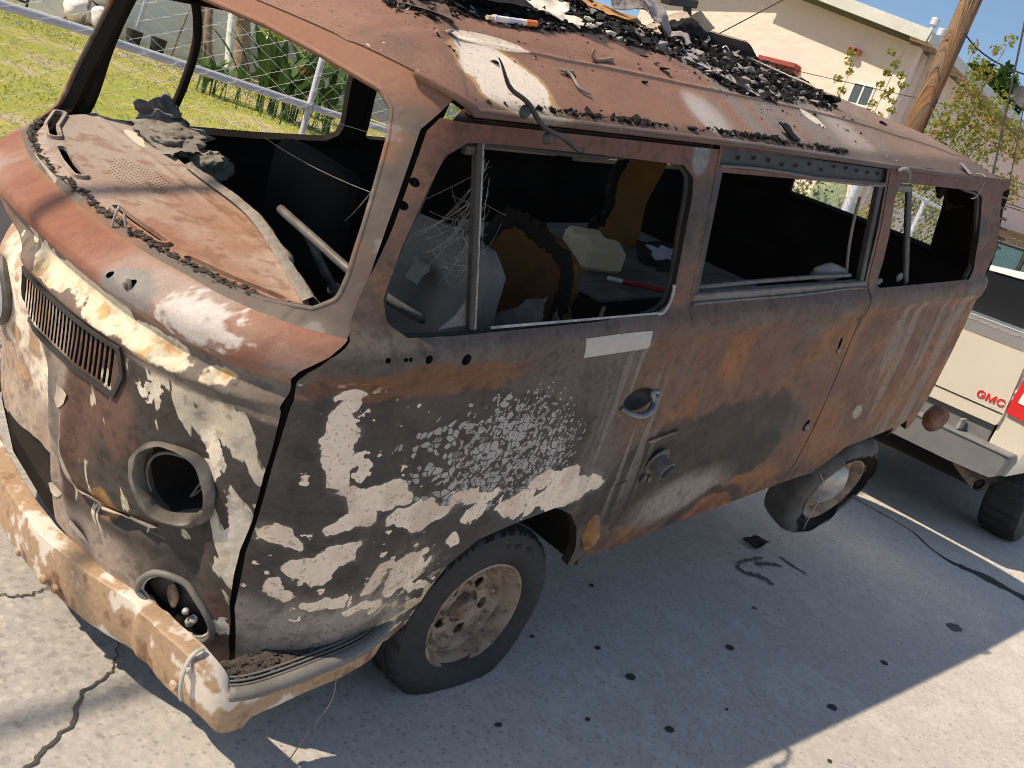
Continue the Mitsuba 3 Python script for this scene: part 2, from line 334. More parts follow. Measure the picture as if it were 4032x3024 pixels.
def frame_color(p, n, uv):
    x, y, z = vp(p); n1 = fbm(x * 5, y * 5, z * 7, 4); n2 = fbm(x * 22, y * 22, z * 22, 3)
    c = mix((.085, .075, .070), (.16, .125, .105), n2); c = mix(c, (.21, .105, .065), smoothstep(.45, .62, n1)); c = mix(c, (.24, .23, .23), .5 * smoothstep(.60, .72, n2))
    c = mix(c, (.235, .115, .075), smoothstep(1.60, 1.68, z)); return c


def char_color(p, n, uv):
    x, y, z = vp(p); n1 = fbm(x * 6, y * 6, z * 6, 3)
    return mix((.010, .0095, .009), (.030, .025, .022), n1)


def dash_color(p, n, uv):
    x, y, z = vp(p); n1 = fbm(x * 6, y * 4, 3, 4); n2 = fbm(x * 30, y * 22, 1, 4)
    c = mix((.30, .17, .115), (.36, .27, .22), smoothstep(.38, .62, n1)); c = mix(c, (.33, .30, .275), .8 * smoothstep(.2, -.5, y + (n1 - .5) * .5)); c = mix(c, (.22, .11, .07), .6 * smoothstep(.55, .7, n2))
    c = c * (.80 + .25 * fbm(x * 120, y * 120, 2, 3) + .15 * noise(x * 330, y * 330, 3)); return mix(c, (.60, .54, .45), smoothstep(1.05, .9, ell(y + (n2 - .5) * .05, x, -.50, .60, .085, .02, .15)))


def bumper_color(p, n, uv):
    x, y, z = vp(p); n1 = fbm(x * 9, y * 9, z * 9, 4); n2 = fbm(x * 30, y * 30, z * 14, 4); t = n1 * .55 + n2 * .45
    c = mix((.30, .20, .125), (.40, .285, .19), n2); c = mix(c, (.19, .11, .068), smoothstep(.54, .66, t)); c = c * (.8 + .4 * fbm(x * 110, y * 110, z * 110, 3)); return mix(c, mix((.66, .60, .52), (.55, .50, .46), n1), smoothstep(.48, .40, t + .06 * fbm(x * 80, y * 80, z * 80, 3) - .03))


def wheel_color(p, n, uv):
    n1 = fbm(p.x * 22, p.y * 22, p.z * 22, 4); n2 = fbm(p.x * 70, p.y * 70, p.z * 70, 3)
    return mix(mix((.34, .26, .19), (.22, .155, .11), smoothstep(.35, .65, n1)), (.085, .065, .052), .85 * smoothstep(.56, .70, n2 * .65 + n1 * .35))


def metal_bump(p, n, uv):
    return .0016 * fbm(p.x * 55, p.y * 55, p.z * 55, 3) + .004 * fbm(p.x * 9, p.y * 9, p.z * 9, 2)


def side_rough(p, n, uv):
    return mi.Float(.46) + .35 * fbm(p.x * 13, p.y * 13, p.z * 13, 3)


P = mikit.proc
RGH = P(side_rough)
for nm, fn, kw in [('side_paint', side_color, {}), ('roof_paint', roof_color, {}), ('front_paint', front_color, {}), ('frame_paint', frame_color, {}), ('dash_metal', dash_color, {}), ('bumper_metal', bumper_color, {}), ('wheel_rust', wheel_color, {})]:
    scene['mat_' + nm] = two(bump(principled(P(fn), RGH, specular=.35), metal_bump))
scene['mat_char'] = two(principled(P(char_color), .85, specular=.2))


def flat(name, col, rough=.7, metal=0.0, var=.25, sc=14.0, bumpy=0.0, **k):
    lo, hi = tuple(c * (1 - var) for c in col), tuple(min(c * (1 + var), .95) for c in col)
    b = principled(P(lambda p, n, uv: mix(lo, hi, fbm(p.x * sc, p.y * sc, p.z * sc, 4))), rough, metal, **k)
    if bumpy: b = bump(b, lambda p, n, uv: bumpy * fbm(p.x * sc * 4, p.y * sc * 4, p.z * sc * 4, 3))
    scene['mat_' + name] = two(b); return 'mat_' + name


flat('black_metal', (.030, .028, .027), .55, var=.5, sc=25)
flat('grey_metal', (.105, .098, .094), .5, var=.65, sc=30)
flat('rubber', (.022, .022, .023), .75, var=.4, sc=30, bumpy=.002)
flat('grey_rubber', (.14, .135, .13), .6, var=.3, sc=20)
flat('ash_cloth', (.20, .185, .165), .9, var=.45, sc=9, bumpy=.004)
flat('alu', (.34, .33, .32), .45, .2, var=.7, sc=34)
flat('hubcap', (.40, .39, .36), .42, .5, var=.5, sc=24)
# ---------------------------------------------------------------- the shape of the van's body (van frame: x forward from the front axle, y left, z up)
def pch(pts):
    a = np.array(pts, float); f = PchipInterpolator(a[:, 0], a[:, 1]); lo, hi = a[0, 0], a[-1, 0]
    return lambda z: f(np.clip(z, lo, hi))


WZ = pch([(.2, .79), (.32, .822), (.42, .84), (.6, .852), (.9, .858), (1.05, .857), (1.072, .857), (1.095, .868), (1.135, .872), (1.165, .866), (1.185, .85), (1.2, .843), (1.4, .818), (1.6, .785), (1.75, .757)])
XF = pch([(.2, .97), (.35, 1.02), (.5, 1.045), (.8, 1.06), (1.0, 1.052), (1.015, 1.054), (1.028, 1.064), (1.042, 1.056), (1.085, 1.030), (1.105, 1.032), (1.125, 1.052), (1.145, 1.052), (1.168, 1.025), (1.185, .985), (1.2, .948), (1.35, .87), (1.5, .80), (1.62, .75), (1.75, .69)])
XS = pch([(.2, .586), (1.1, .586), (1.2, .57), (1.4, .54), (1.62, .50), (1.75, .47)])
XR = pch([(.2, -3.22), (.4, -3.27), (.6, -3.31), (1.0, -3.31), (1.1, -3.32), (1.14, -3.325), (1.2, -3.29), (1.4, -3.24), (1.6, -3.16), (1.75, -3.08)])
XQ, KR = -2.85, .62


def side_fn(sgn=1, bulge=0.0):
    """(u, z) on the side; behind XQ the coordinate runs round the rear corner"""
    def f(P):
        u, z = P[:, 0], P[:, 1]; w = WZ(z) + bulge
        th = np.clip((XQ - u) / KR, 0, math.pi / 2)
        xf, xs = XF(z), XS(z)
        tf = np.clip((u - xs) / (xf - xs), 0, .995)
        x = np.where(u < XQ, XQ - (XQ - XR(z)) * np.sin(th), u)
        y = w * (1 - tf ** 2) ** (1 / 2.6) * np.maximum(np.cos(th), 1e-4) ** (2 / 3.)
        y = y + np.where(u < -2.7, .050 * np.exp(-((z - 1.37) / .13) ** 2) * np.exp(-((u + 3.00) / .12) ** 2), 0)
        wav = .004 * (meshkit.fbm(np.stack([x * 2.2, z * 2.6, z * 0 + sgn], 1), 3, 5) - .5)
        return np.stack([x, sgn * (y + wav), z], 1)
    return f


def dent(y, z):
    """how far the nose is stove in: a deep fold right of the middle, starting at the grille's middle and widening below it"""
    k = 1 / (1 + np.exp((z - .885) / .016))                            # below the grille
    ys = -.02 + .20 * k                                                 # where the sheet starts to fold in
    top = 1 / (1 + np.exp(-(1.035 - z) / .010)); bot = .55 + .45 / (1 + np.exp(-(z - .42) / .04))
    v = ys - .20
    a = np.clip((ys - y) / .20, 0, 1); a = a * a * (3 - 2 * a)
    b = np.exp(-(np.clip(v - y, 0, None) / .45) ** 2)
    d = .16 * a * b * top * bot
    d = d - .018 * np.exp(-((y - .27) / .03) ** 2) * np.exp(-((z - .70) / .16) ** 2)       # the sharp upright crease
    d = d + .022 * np.exp(-((y - .640) / .035) ** 2) * np.clip((z - .42) / .1, 0, 1) * np.clip((1.0 - z) / .08, 0, 1)   # hollow beside the corner post
    d = d + .022 * np.exp(-((z - (.585 + .08 * (y - .4))) / .018) ** 2) * np.exp(-((y - .45) / .16) ** 2)   # torn crease under the headlight
    d = d + .018 * (meshkit.fbm(np.stack([y * 7, z * 7, y * 0], 1), 3, 9) - .5) * np.clip((.9 - z) / .05, 0, 1)
    return d


def front_fn(P):
    """(th, z): th = 0 at the middle of the nose, positive to the left, pi/2 where the side begins"""
    th, z = P[:, 0], P[:, 1]; a = np.abs(th)
    sy = np.sin(a) ** (2 / 2.6); w = WZ(z)
    yy = w * sy; ze = z + .040 * (yy / .75) ** 2 * np.exp(-((z - 1.08) / .07) ** 2)
    xf, xs = XF(ze), XS(z)
    x = xs + (xf - xs) * np.cos(a)
    y = np.sign(th) * yy
    y = np.where(th < 0, y * (1 - .11 * np.clip((z - 1.22) / .5, 0, 1)), y)     # the far pillar leans in
    return np.stack([x - dent(y, z), y, z], 1)


def th_of(x, z):
    """front coordinate of the point of the side at (x, z)"""
    x, z = np.asarray(x, float), np.asarray(z, float)
    return math.pi / 2 - np.arcsin(np.clip((x - XS(z)) / (XF(z) - XS(z)), 0, 1))


def th_y(y, z): return math.copysign(1, y) * math.asin(min(1.0, (abs(y) / float(WZ(z))) ** 1.3))


V = thing('burnt_van', 'burnt out rusty van with peeling paint and no glass, nose down on a flat tyre', 'van')


def vpart(name, mesh, bsdf, smooth=35, parent=None, label=None):
    key = numbered((parent or V) + '__' + name)
    scene[key] = mikit.ply(mesh, bsdf, smooth, to_world=VAN)
    if label: labels[key] = {'label': label}
    return key


def panel(name, poly, fn, t, mat, h=.015, flip=False, label=None, holes=()):
    for q in holes: poly = poly.difference(q)
    o, i = sheet(poly, fn, t, h, flip)
    k = vpart(name, o, mat, True, label=label)
    vpart('inner_skin', i, 'mat_char', True, parent=k)
    return k


def rnd(poly, r): return poly.buffer(-r).buffer(r) if r > 0 else poly


# outlines measured on the side of the van
DOOR_F = [(.800, .255), (.839, .475), (.841, .64), (.833, .73), (.824, .87), (.805, 1.07), (.795, 1.10), (.765, 1.143), (.723, 1.178), (.643, 1.404), (.585, 1.600)]
DOOR_R = [(-.425, 1.632), (-.433, 1.2), (-.430, 1.0), (-.415, .612)]
ARCH_D = [(-.172, .597), (.08, .579), (.204, .563), (.292, .507), (.338, .432), (.373, .31), (.412, .272), (.55, .264), (.705, .258)]
door_poly = Polygon(DOOR_F + [(.562, 1.630)] + DOOR_R + ARCH_D)
WIN_D = Polygon([(.60, 1.188), (.645, 1.215), (.654, 1.262), (.627, 1.372), (.584, 1.487), (.552, 1.560), (.50, 1.592), (.406, 1.594), (0, 1.590), (-.274, 1.583), (-.325, 1.555), (-.337, 1.51), (-.336, 1.4), (-.350, 1.24), (-.335, 1.207), (-.284, 1.189), (0, 1.181), (.465, 1.183)])
HOLES = [Point(x, z).buffer(r) for x, z, r in [(.654, 1.148, .006), (.612, 1.148, .005), (.600, 1.148, .005), (.549, 1.143, .010), (.437, 1.131, .014)]]
HOLES += [Point(.606, 1.50).buffer(.009), Point(.625, 1.452).buffer(.009)]
from shapely import affinity
handle_hole = affinity.scale(Point(-.318, .915).buffer(1), .070, .036)
SEAM_C = [(-1.655, .30), (-1.650, .404), (-1.658, .56), (-1.658, .73), (-1.645, .93), (-1.650, 1.08), (-1.640, 1.15), (-1.625, 1.197), (-1.577, 1.50), (-1.550, 1.645)]
ARCH_R = [(-.405, .600), (-.10, .583), (-.122, .575), (-.187, .538), (-.246, .469), (-.293, .368), (-.303, .293)]
mid_poly = Polygon([(-.421, .604), (-.437, 1.0), (-.440, 1.2), (-.434, 1.645)] + [(x + .004, z) for x, z in SEAM_C[::-1]] + [(-1.2, .300), (-.90, .306), (-.6, .290)] + ARCH_R[::-1][:-1] + [(-.10, .596), (-.30, .600)])
WIN_M = Polygon([(-.462, 1.205), (-.452, 1.572), (-1.545, 1.566), (-1.598, 1.200)])
BAND_M = Polygon([(-.448, 1.585), (-.446, 1.638), (-1.53, 1.632), (-1.54, 1.580)])
slot1 = affinity.rotate(affinity.scale(Point(-1.556, .975).buffer(1), .012, .026), -15); slot2 = affinity.rotate(affinity.scale(Point(-1.573, .610).buffer(1), .020, .026), 20)
uv_ = lambda x: x
rear_poly = Polygon([(x - .003, z) for x, z in SEAM_C] + [(-2.9, 1.635), (-3.58, 1.60), (-3.58, .36), (-2.84, .36), (-2.771, .428), (-2.70, .409), (-2.408, .401), (-2.141, .393), (-2.047, .342), (-1.942, .281), (-1.80, .297)])
WIN_R = Polygon([(-1.70, 1.189), (-1.708, 1.28), (-1.650, 1.56), (-1.685, 1.585), (-2.46, 1.578), (-2.554, 1.556), (-2.60, 1.484), (-2.74, 1.225), (-2.70, 1.186)])
VENT = Polygon([(-2.80, 1.585), (-2.835, 1.49), (-2.905, 1.316), (-2.925, 1.19), (-2.96, 1.185), (-3.06, 1.27), (-3.125, 1.40), (-3.11, 1.50), (-3.02, 1.57), (-2.90, 1.60)])
RS = .022
for sgn in (1, -1):
    fn = side_fn(sgn); fl = sgn > 0
    dk = panel('front_door' if fl else 'passenger_door', door_poly, side_fn(sgn, .004), .030, 'mat_side_paint', .013, fl, 'driver door with peeling cream paint over soot' if fl else None,
               [rnd(WIN_D, RS)] + (HOLES + [handle_hole] if fl else []))
    mk = panel('side_panel', mid_poly, fn, .030, 'mat_side_paint', .014, fl, None, [rnd(WIN_M, .012), BAND_M] + ([slot1, slot2] if fl else []))
    rk = panel('rear_quarter_panel', rear_poly, fn, .030, 'mat_side_paint', .015, fl, None, [rnd(WIN_R, .035)] + ([rnd(VENT, .02)] if fl else []))
    # strips across the air vent
    for k, zz in enumerate(np.linspace(1.235, 1.555, 8) if fl else []):
        row = VENT.intersection(LineString([(-3.4, zz - .012), (-2.7, zz + .010)]))
        if row.is_empty: continue
        a, b = np.array(row.coords[0]), np.array(row.coords[-1]); pts = fn(np.array([a + (b - a) * q for q in np.linspace(-.02, 1.02, 9)]))
        pts -= fn_normals(fn, np.array([a + (b - a) * q for q in np.linspace(-.02, 1.02, 9)])) * (.011 * (1 if fn_normals(fn, np.array([[-2.5, 1.0]]))[0, 1] > 0 else -1))
        vpart('vent_slat', tube(pts, .006, 6), 'mat_side_paint', True, parent=rk)
    if fl: DOOR_L, MID_L, REAR_L = dk, mk, rk

# front of the body below the windscreen
seam = [(float(th_of(x + .006, z)), z) for x, z in DOOR_F[:9]]
front_poly = Polygon([(-t, z) for t, z in seam] + [(0, 1.197)] + seam[::-1] + [(0, .36)] if False else
                     [(-t, z) for t, z in seam] + [(-.5, 1.196), (0, 1.196), (.5, 1.196)] + [(t, z) for t, z in seam[::-1]] + [(.75, .30), (.5, .375), (.2, .40), (-.2, .40), (-.5, .375), (-.75, .30)])


def fpoly(pts): return Polygon([(th_y(y, z), z) for y, z in pts])
def circ(cy, cz, ry, rz, n=40): return fpoly([(cy + ry * math.cos(a), cz + rz * math.sin(a)) for a in np.arange(n) * 2 * math.pi / n])


slots = []
gy = np.arange(-.02, .415, .0176)
for y in gy: slots.append(fpoly([(y - .0050, .908), (y - .0030, .903), (y + .0030, .903), (y + .0050, .908), (y + .0050, .992), (y + .0030, .998), (y - .0030, .998), (y - .0050, .992)]))
HLL, HLR = (.598, .752), (-.50, .755)
IND = [(.525, .418), (.545, .470), (.585, .502), (.672, .460), (.690, .420), (.682, .350), (.660, .335), (.575, .372)]
fh = slots + [circ(*HLL, .088, .094), circ(*HLR, .094, .094), fpoly(IND), circ(.364, 1.150, .008, .007), circ(.425, 1.152, .011, .010), circ(-.36, 1.150, .008, .007), circ(-.40, 1.152, .010, .007)]
FRONT = panel('front_panel', front_poly, front_fn, .012, 'mat_front_paint', .0105, False, 'stove in front panel with soot and scorched paint', fh)
# grille frame
gf = fpoly([(-.045, .893), (-.045, 1.006), (.43, 1.006), (.448, .95), (.43, .893)]).buffer(.004)
gi = fpoly([(-.036, .899), (-.036, 1.000), (.424, 1.000), (.440, .95), (.424, .899)])
o, i_ = sheet(gf.difference(gi), lambda P: front_fn(P) + [.008, 0, 0], .010, .010); vpart('grille_frame', cat([o, i_]), 'mat_black_metal', 40, parent=FRONT)
# windscreen frame: pillars and header
seamU = [(float(th_of(x + .008, z)), z) for x, z in DOOR_F[8:]]
ROZ0 = lambda th: 1.657 + .080 * math.cos(th) ** .75
up = seamU + [(th, ROZ0(th) + .003) for th in (1.40, 1.2, 1.0, .8, .6, .4, .2, .05)]
ws_poly = Polygon([(t, z) for t, z in up] + [(-t, z) for t, z in up[::-1]] + [(-.5, 1.192), (0, 1.192), (.5, 1.192)])
WS = [(.0, 1.200), (.45, 1.201), (.80, 1.204), (1.00, 1.215), (1.085, 1.245), (1.095, 1.30), (1.075, 1.45), (1.055, 1.57), (1.02, 1.625), (.93, 1.653), (.6, 1.680), (.3, 1.697), (0, 1.700)]
ws_hole = rnd(Polygon(WS + [(-t, z) for t, z in WS[::-1][1:-1]]), .03)
PIL = panel('windscreen_frame', ws_poly, front_fn, .045, 'mat_frame_paint', .014, False, None, [ws_hole])
# rusty lip of the windscreen opening
ring = np.array(ws_hole.exterior.segmentize(.03).coords); r3 = front_fn(ring) - fn_normals(front_fn, ring) * .006
vpart('windscreen_lip', tube(r3, .008, 6, cap=False), 'mat_frame_paint', True, parent=PIL)

# ---- roof
n_th = 60
ROZ = lambda th: 1.657 + .080 * np.cos(th) ** .75


def roof_outline():
    L = []
    for x in np.linspace(XQ, .40, 90): L.append((x, .772 - .022 * np.clip((-1.6 - x) / 1.2, 0, 1), 1.657 - .035 * np.clip((-.6 - x) / 2.4, 0, 1)))
    for th in np.linspace(math.pi / 2, 0, n_th):
        q = front_fn(np.array([[th, ROZ(th)]]))[0]; L.append((q[0] + .004, q[1], q[2]))
    rear = [(XQ - .27 * math.sin(th), .75 * max(math.cos(th), 0) ** (2 / 3.), 1.622 - .02 * math.sin(th)) for th in np.linspace(0, math.pi / 2, 30)[1:]]
    return np.array(rear[::-1] + L)


RO = roof_outline()
CROWN = pch([(-2.7, 1.735), (-2.4, 1.775), (-2.0, 1.812), (-1.7, 1.835), (-1.2, 1.858), (-.6, 1.872), (0, 1.875), (.18, 1.872)])


def roof_pt(k, rho):
    o = RO[k]; sx = np.clip(o[:, 0], -2.62, .05); sx = np.where(o[:, 0] > -.4, np.minimum(o[:, 0] * .55 - .18, .12), sx); sx = np.clip(sx, -2.62, .12)
    x = sx * (1 - rho) + o[:, 0] * rho; y = o[:, 1] * rho
    zc = CROWN(sx); pr = 1 - rho ** 2.05
    z = o[:, 2] + (zc - o[:, 2]) * pr
    fl = np.clip((.25 - np.abs(x - .42)) / .25, 0, 1) * 0
    # the pressed line along the shoulder and the heat ripples
    z = z + .006 * np.exp(-((y - .565) / .012) ** 2) * (x < .45) - .004 * np.exp(-((y - .535) / .02) ** 2)
    z = z + .012 * (meshkit.fbm(np.stack([x * 2.1, y * 3.0, y * 0], 1), 3, 2) - .5) * np.clip((1 - rho) * 8, 0, 1)
    return np.stack([x, y, z], 1)


nk = len(RO); rhos = np.r_[np.linspace(0, .6, 26), np.linspace(.6, 1, 34)[1:]]
Vr = np.concatenate([roof_pt(np.arange(nk), np.full(nk, r)) for r in rhos]); nr = len(rhos)
ii, jj = np.meshgrid(np.arange(nr - 1), np.arange(nk - 1), indexing='ij'); q = np.stack([ii * nk + jj, ii * nk + jj + 1, (ii + 1) * nk + jj + 1, (ii + 1) * nk + jj], -1).reshape(-1, 4)
Fr = np.vstack([q[:, [0, 1, 2]], q[:, [0, 2, 3]]])
L_ = trimesh.Trimesh(Vr, Fr, process=False); R_ = trimesh.Trimesh(Vr * [1, -1, 1], Fr[:, ::-1], process=False)
rf = trimesh.util.concatenate([L_, R_]); rf = trimesh.Trimesh(rf.vertices, rf.faces, process=False); rf.merge_vertices(digits_vertex=5); rf.update_faces(rf.nondegenerate_faces())
if rf.face_normals[:, 2].mean() < 0: rf.invert()
ROOF = vpart('roof', rf, 'mat_roof_paint', True, label='sagging rust brown roof with scorched white patches')
inn = rf.copy(); inn.vertices = inn.vertices - [0, 0, .02]; inn.invert(); vpart('inner_skin', inn, 'mat_char', True, parent=ROOF)
for sgn in (1, -1):
    k = (RO[:, 0] < .60) & (RO[:, 1] > .05); g = RO[k] * [1, sgn, 1]; g = g + [0, sgn * .012, -.004]
    vpart('rain_gutter', tube(g, .0135, 8, flat=.75), 'mat_roof_paint', True)


def roof_z(x, y):
    """height of the roof skin (van frame)"""
    d = (rf.vertices[:, 0] - x) ** 2 + (rf.vertices[:, 1] - y) ** 2
    k = np.argsort(d)[:4]; w = 1 / (d[k] + 1e-5); return float((rf.vertices[k, 2] * w).sum() / w.sum())


# ---- tail: the panel between the rear corners with the tailgate opening
def rear_fn(P):
    s, z = P[:, 0], P[:, 1]; th = math.pi / 2 - np.abs(s) / KR; xr = XR(z)
    return np.stack([XQ - (XQ - xr) * np.sin(th), np.sign(s) * WZ(z) * np.maximum(np.cos(th), 1e-4) ** (2 / 3.), z], 1)


e = math.pi / 2 * KR - (3.58 + XQ)
tail = Polygon([(-e, .36), (-e, 1.60), (e, 1.60), (e, .36)])
sy = lambda y, z: math.copysign(KR * math.asin(min(1, (abs(y) / float(WZ(z))) ** 1.5)), y)
tg = Polygon([(sy(y, z), z) for y, z in [(-.64, 1.25), (-.58, 1.195), (.62, 1.18), (.69, 1.24), (.66, 1.5), (.58, 1.565), (-.56, 1.565), (-.62, 1.5)]])
panel('tailgate', tail, rear_fn, .03, 'mat_side_paint', .02, True, None, [rnd(tg, .02)])
# floor, bulkhead shelf, inner pillars
fl = Polygon([(-3.2, -.74), (-3.2, .74), (-.35, .78), (-.35, .52), (.33, .52), (.33, .78), (.80, .70), (.92, .3), (.92, -.3), (.80, -.70), (.33, -.78), (.33, -.52), (-.35, -.52), (-.35, -.78)])
fm = trimesh.creation.extrude_polygon(fl, .04); fm.apply_translation([0, 0, .36]); vpart('floor', fm, 'mat_char', False)
for sgn in (1, -1):   # wheel housings over the front wheels
    a = np.linspace(-.05, math.pi + .05, 20); pts = np.stack([.01 + .36 * np.cos(a), .30 + .36 * np.sin(a)], 1); v = np.concatenate([np.stack([pts[:, 0], np.full(20, sgn * y), pts[:, 1]], 1) for y in (.82, .50)])
    f = np.array([[k, k + 1, k + 21, k + 20] for k in range(19)]); vpart('wheel_housing', trimesh.Trimesh(v, np.vstack([f[:, [0, 1, 2]], f[:, [0, 2, 3]]]), process=False), 'mat_char', True)
# a bulkhead below the belt under the dashboard keeps daylight out of the footwell
vpart('front_bulkhead', cat([rbox((.02, 1.45, .72), .003).apply_translation([.80, 0, .76])]), 'mat_char', False)
# ---------------------------------------------------------------- parts bolted to the van
def side_pt(x, z, out=0.0):
    p = side_fn(1)(np.array([[x, z]]))[0]; n = fn_normals(side_fn(1), np.array([[x, z]]))[0]
    return p + np.array(n) * (out if n[1] > 0 else -out)


def side_line(pts, out, n=24): return np.array([side_pt(x, z, out) for x, z in spline(pts, n)])


for sgn in (1, -1):   # the jamb behind the front edge of the door
    jb = np.array([side_fn(sgn)(np.array([[x - .034, z]]))[0] - [0, sgn * .060, 0] for x, z in spline(DOOR_F + [(.560, 1.66)], 40)]); vpart('door_jamb', tube(jb, .024, 8), 'mat_char', True)
# dark rail between door top and gutter, and the burnt channel over the middle window
for sgn in (1, -1):
    xs = np.linspace(.52, -2.95, 60); zt = 1.655 - .035 * np.clip((-.6 - xs) / 2.4, 0, 1)
    v = np.concatenate([np.stack([xs, np.full(60, sgn * .775) + 0 * xs, zt], 1), np.stack([xs, np.full(60, sgn * .752), zt - .030], 1), np.stack([xs, np.full(60, sgn * .720), zt - .045], 1)])
    f = np.array([[r * 60 + k, r * 60 + k + 1, (r + 1) * 60 + k + 1, (r + 1) * 60 + k] for r in range(2) for k in range(59)])
    vpart('roof_rail', trimesh.Trimesh(v, np.vstack([f[:, [0, 1, 2]], f[:, [0, 2, 3]]]), process=False), 'mat_frame_paint', True)
ch = [side_pt(x, z, -.016) for x, z in [(-.445, 1.640), (-1.545, 1.635), (-1.555, 1.578), (-.445, 1.585)]]
def strip_mesh(x0, x1, z0a, z0b, z1a, z1b, out, n=40, th=.004):
    """a plate along the side from x0 to x1 between the lower edge (z0a..z0b) and the upper edge"""
    t = np.linspace(0, 1, n); x = x0 + (x1 - x0) * t; lo = z0a + (z0b - z0a) * t; hi = z1a + (z1b - z1a) * t
    rows = []
    for o in (out, out - th):
        for zz in (lo, hi): rows.append(np.array([side_pt(a, b, o) for a, b in zip(x, zz)]))
    V = np.concatenate(rows); f = []
    for a, b in ((0, 1), (3, 2), (1, 3), (2, 0)):
        for k in range(n - 1): f.append([a * n + k, a * n + k + 1, b * n + k + 1, b * n + k])
    f = np.array(f); m = trimesh.Trimesh(V, np.vstack([f[:, [0, 1, 2]], f[:, [0, 2, 3]]]), process=False)
    return m


vpart('window_channel', strip_mesh(-.44, -1.552, 1.582, 1.574, 1.642, 1.636, -.012), 'mat_black_metal', 40, parent=MID_L)
vpart('channel_lip', tube(side_line([(-.455, 1.588), (-.9, 1.583), (-1.25, 1.570), (-1.545, 1.572)], -.004), .006, 6), 'mat_grey_metal', True, parent=MID_L)
for x in np.linspace(-.55, -1.48, 12):
    vpart('clip_slot', lathe([(0, .002), (.006, .002), (.007, 0)], 8).apply_transform(frame(side_pt(x, 1.612 + rng.uniform(-.008, .008), -.008), (1, 0, 0))), 'mat_char', 30, parent=MID_L)
# middle window: black inner frame, its sill and the loose rail
def wframe(pts, r, mat, parent, out=-.012, name='window_frame', flat=1.0, closed=True):
    P_ = side_line(pts + ([pts[0]] if closed else []), out, 90) if closed else side_line(pts, out, 60)
    return vpart(name, tube(P_, r, 6, flat=flat), mat, 40, parent=parent)


for a, b, w in [((-.470, 1.205), (-.462, 1.574), .030), ((-1.572, 1.205), (-1.520, 1.572), .034)]:
    p, q = side_pt(*a, -.014), side_pt(*b, -.014); vpart('window_frame', bar(p, q, .022, w, .003, up=(1, 0, 0)), 'mat_black_metal', False, parent=MID_L)
p, q = side_pt(-.45, 1.214, -.012), side_pt(-1.595, 1.206, -.012); vpart('window_sill', bar(p, q, .030, .034, .004), 'mat_grey_metal', False, parent=MID_L)
vpart('loose_rail', tube(spline([side_pt(-.50, 1.240, -.02), side_pt(-1.0, 1.243, -.024), side_pt(-1.49, 1.242, -.02)], 20), .0085, 8), 'mat_grey_metal', True, parent=MID_L)
vpart('sill_trim', tube(side_line([(-.452, 1.199), (-.8, 1.196), (-1.2, 1.195), (-1.45, 1.198), (-1.60, 1.194)], .004, 30), .005, 6), 'mat_grey_metal', True, parent=MID_L)
vpart('burnt_lining', cat([lump(.05, 2, .4, 3, (2.6, .5, .7)).apply_translation(side_pt(-1.40, 1.245, -.06)), tube(spline([side_pt(-1.47, 1.52, -.05), side_pt(-1.49, 1.40, -.06), side_pt(-1.53, 1.24, -.05)], 10), .006, 5)]), 'mat_ash_cloth', True, parent=MID_L)
# driver door: rubber and alloy edging, quarter light post, holes, tape, handle
wl = [(.60, 1.190), (.648, 1.22), (.650, 1.262), (.625, 1.372), (.582, 1.485), (.55, 1.556), (.50, 1.588)]
vpart('window_rubber', tube(side_line([(.50, 1.590), (.406, 1.592), (0, 1.588), (-.274, 1.581), (-.322, 1.555), (-.334, 1.51), (-.334, 1.4), (-.347, 1.24), (-.333, 1.209), (-.284, 1.191), (0, 1.183), (.465, 1.185), (.60, 1.190)], -.018, 140), .008, 6), 'mat_rubber', True, parent=DOOR_L)
vpart('window_rubber', tube(side_line(wl, -.018, 50), .009, 6), 'mat_rubber', True, parent=DOOR_L)
vpart('alloy_strip', strip_mesh(.36, -.275, 1.187, 1.181, 1.193, 1.186, .007, 30, .005), 'mat_alu', 40, parent=DOOR_L)
vpart('alloy_strip', tube(side_line([(-.275, 1.184), (-.325, 1.196), (-.342, 1.225), (-.340, 1.26)], .004, 16), .005, 6), 'mat_alu', True, parent=DOOR_L)
qp = [side_pt(.456, 1.594, -.014), side_pt(.432, 1.40, -.016), side_pt(.408, 1.190, -.014)]
vpart('quarter_light_post', cat([bar(qp[0], qp[2], .020, .016, .003, up=(1, 0, 0))]), 'mat_black_metal', False, parent=DOOR_L)
vpart('quarter_light_post', cat([bar(qp[0] + [-.013, .003, 0], qp[2] + [-.013, .003, 0], .006, .006, .002, up=(1, 0, 0))]), 'mat_alu', False, parent=DOOR_L)
vpart('quarter_light_frame', bar(side_pt(.49, 1.577, -.018), side_pt(.45, 1.577, -.018), .016, .022, .003), 'mat_black_metal', False, parent=DOOR_L)
g = Polygon([(.418, 1.194), (.50, 1.190), (.47, 1.205), (.445, 1.222), (.425, 1.245), (.418, 1.240)])
o, i_ = sheet(g, lambda P: side_fn(1)(P) - [0, .016, 0], .004, .012, True); vpart('rubber_remnant', cat([o, i_]), 'mat_grey_rubber', True, parent=DOOR_L)
tp = Polygon([(.033, 1.147), (-.110, 1.148), (-.112, 1.142), (-.118, 1.148), (-.250, 1.145), (-.265, 1.087), (-.135, 1.086), (-.132, 1.094), (-.128, 1.086), (.012, 1.087)])
flat('tape', (.40, .385, .365), .6, var=.12, sc=30)
o, i_ = sheet(tp, lambda P: side_fn(1, .0055)(P), .0015, .012, True); vpart('paint_strip', cat([o, i_]), 'mat_tape', True, parent=DOOR_L, label='clean pale grey rectangle below the window')
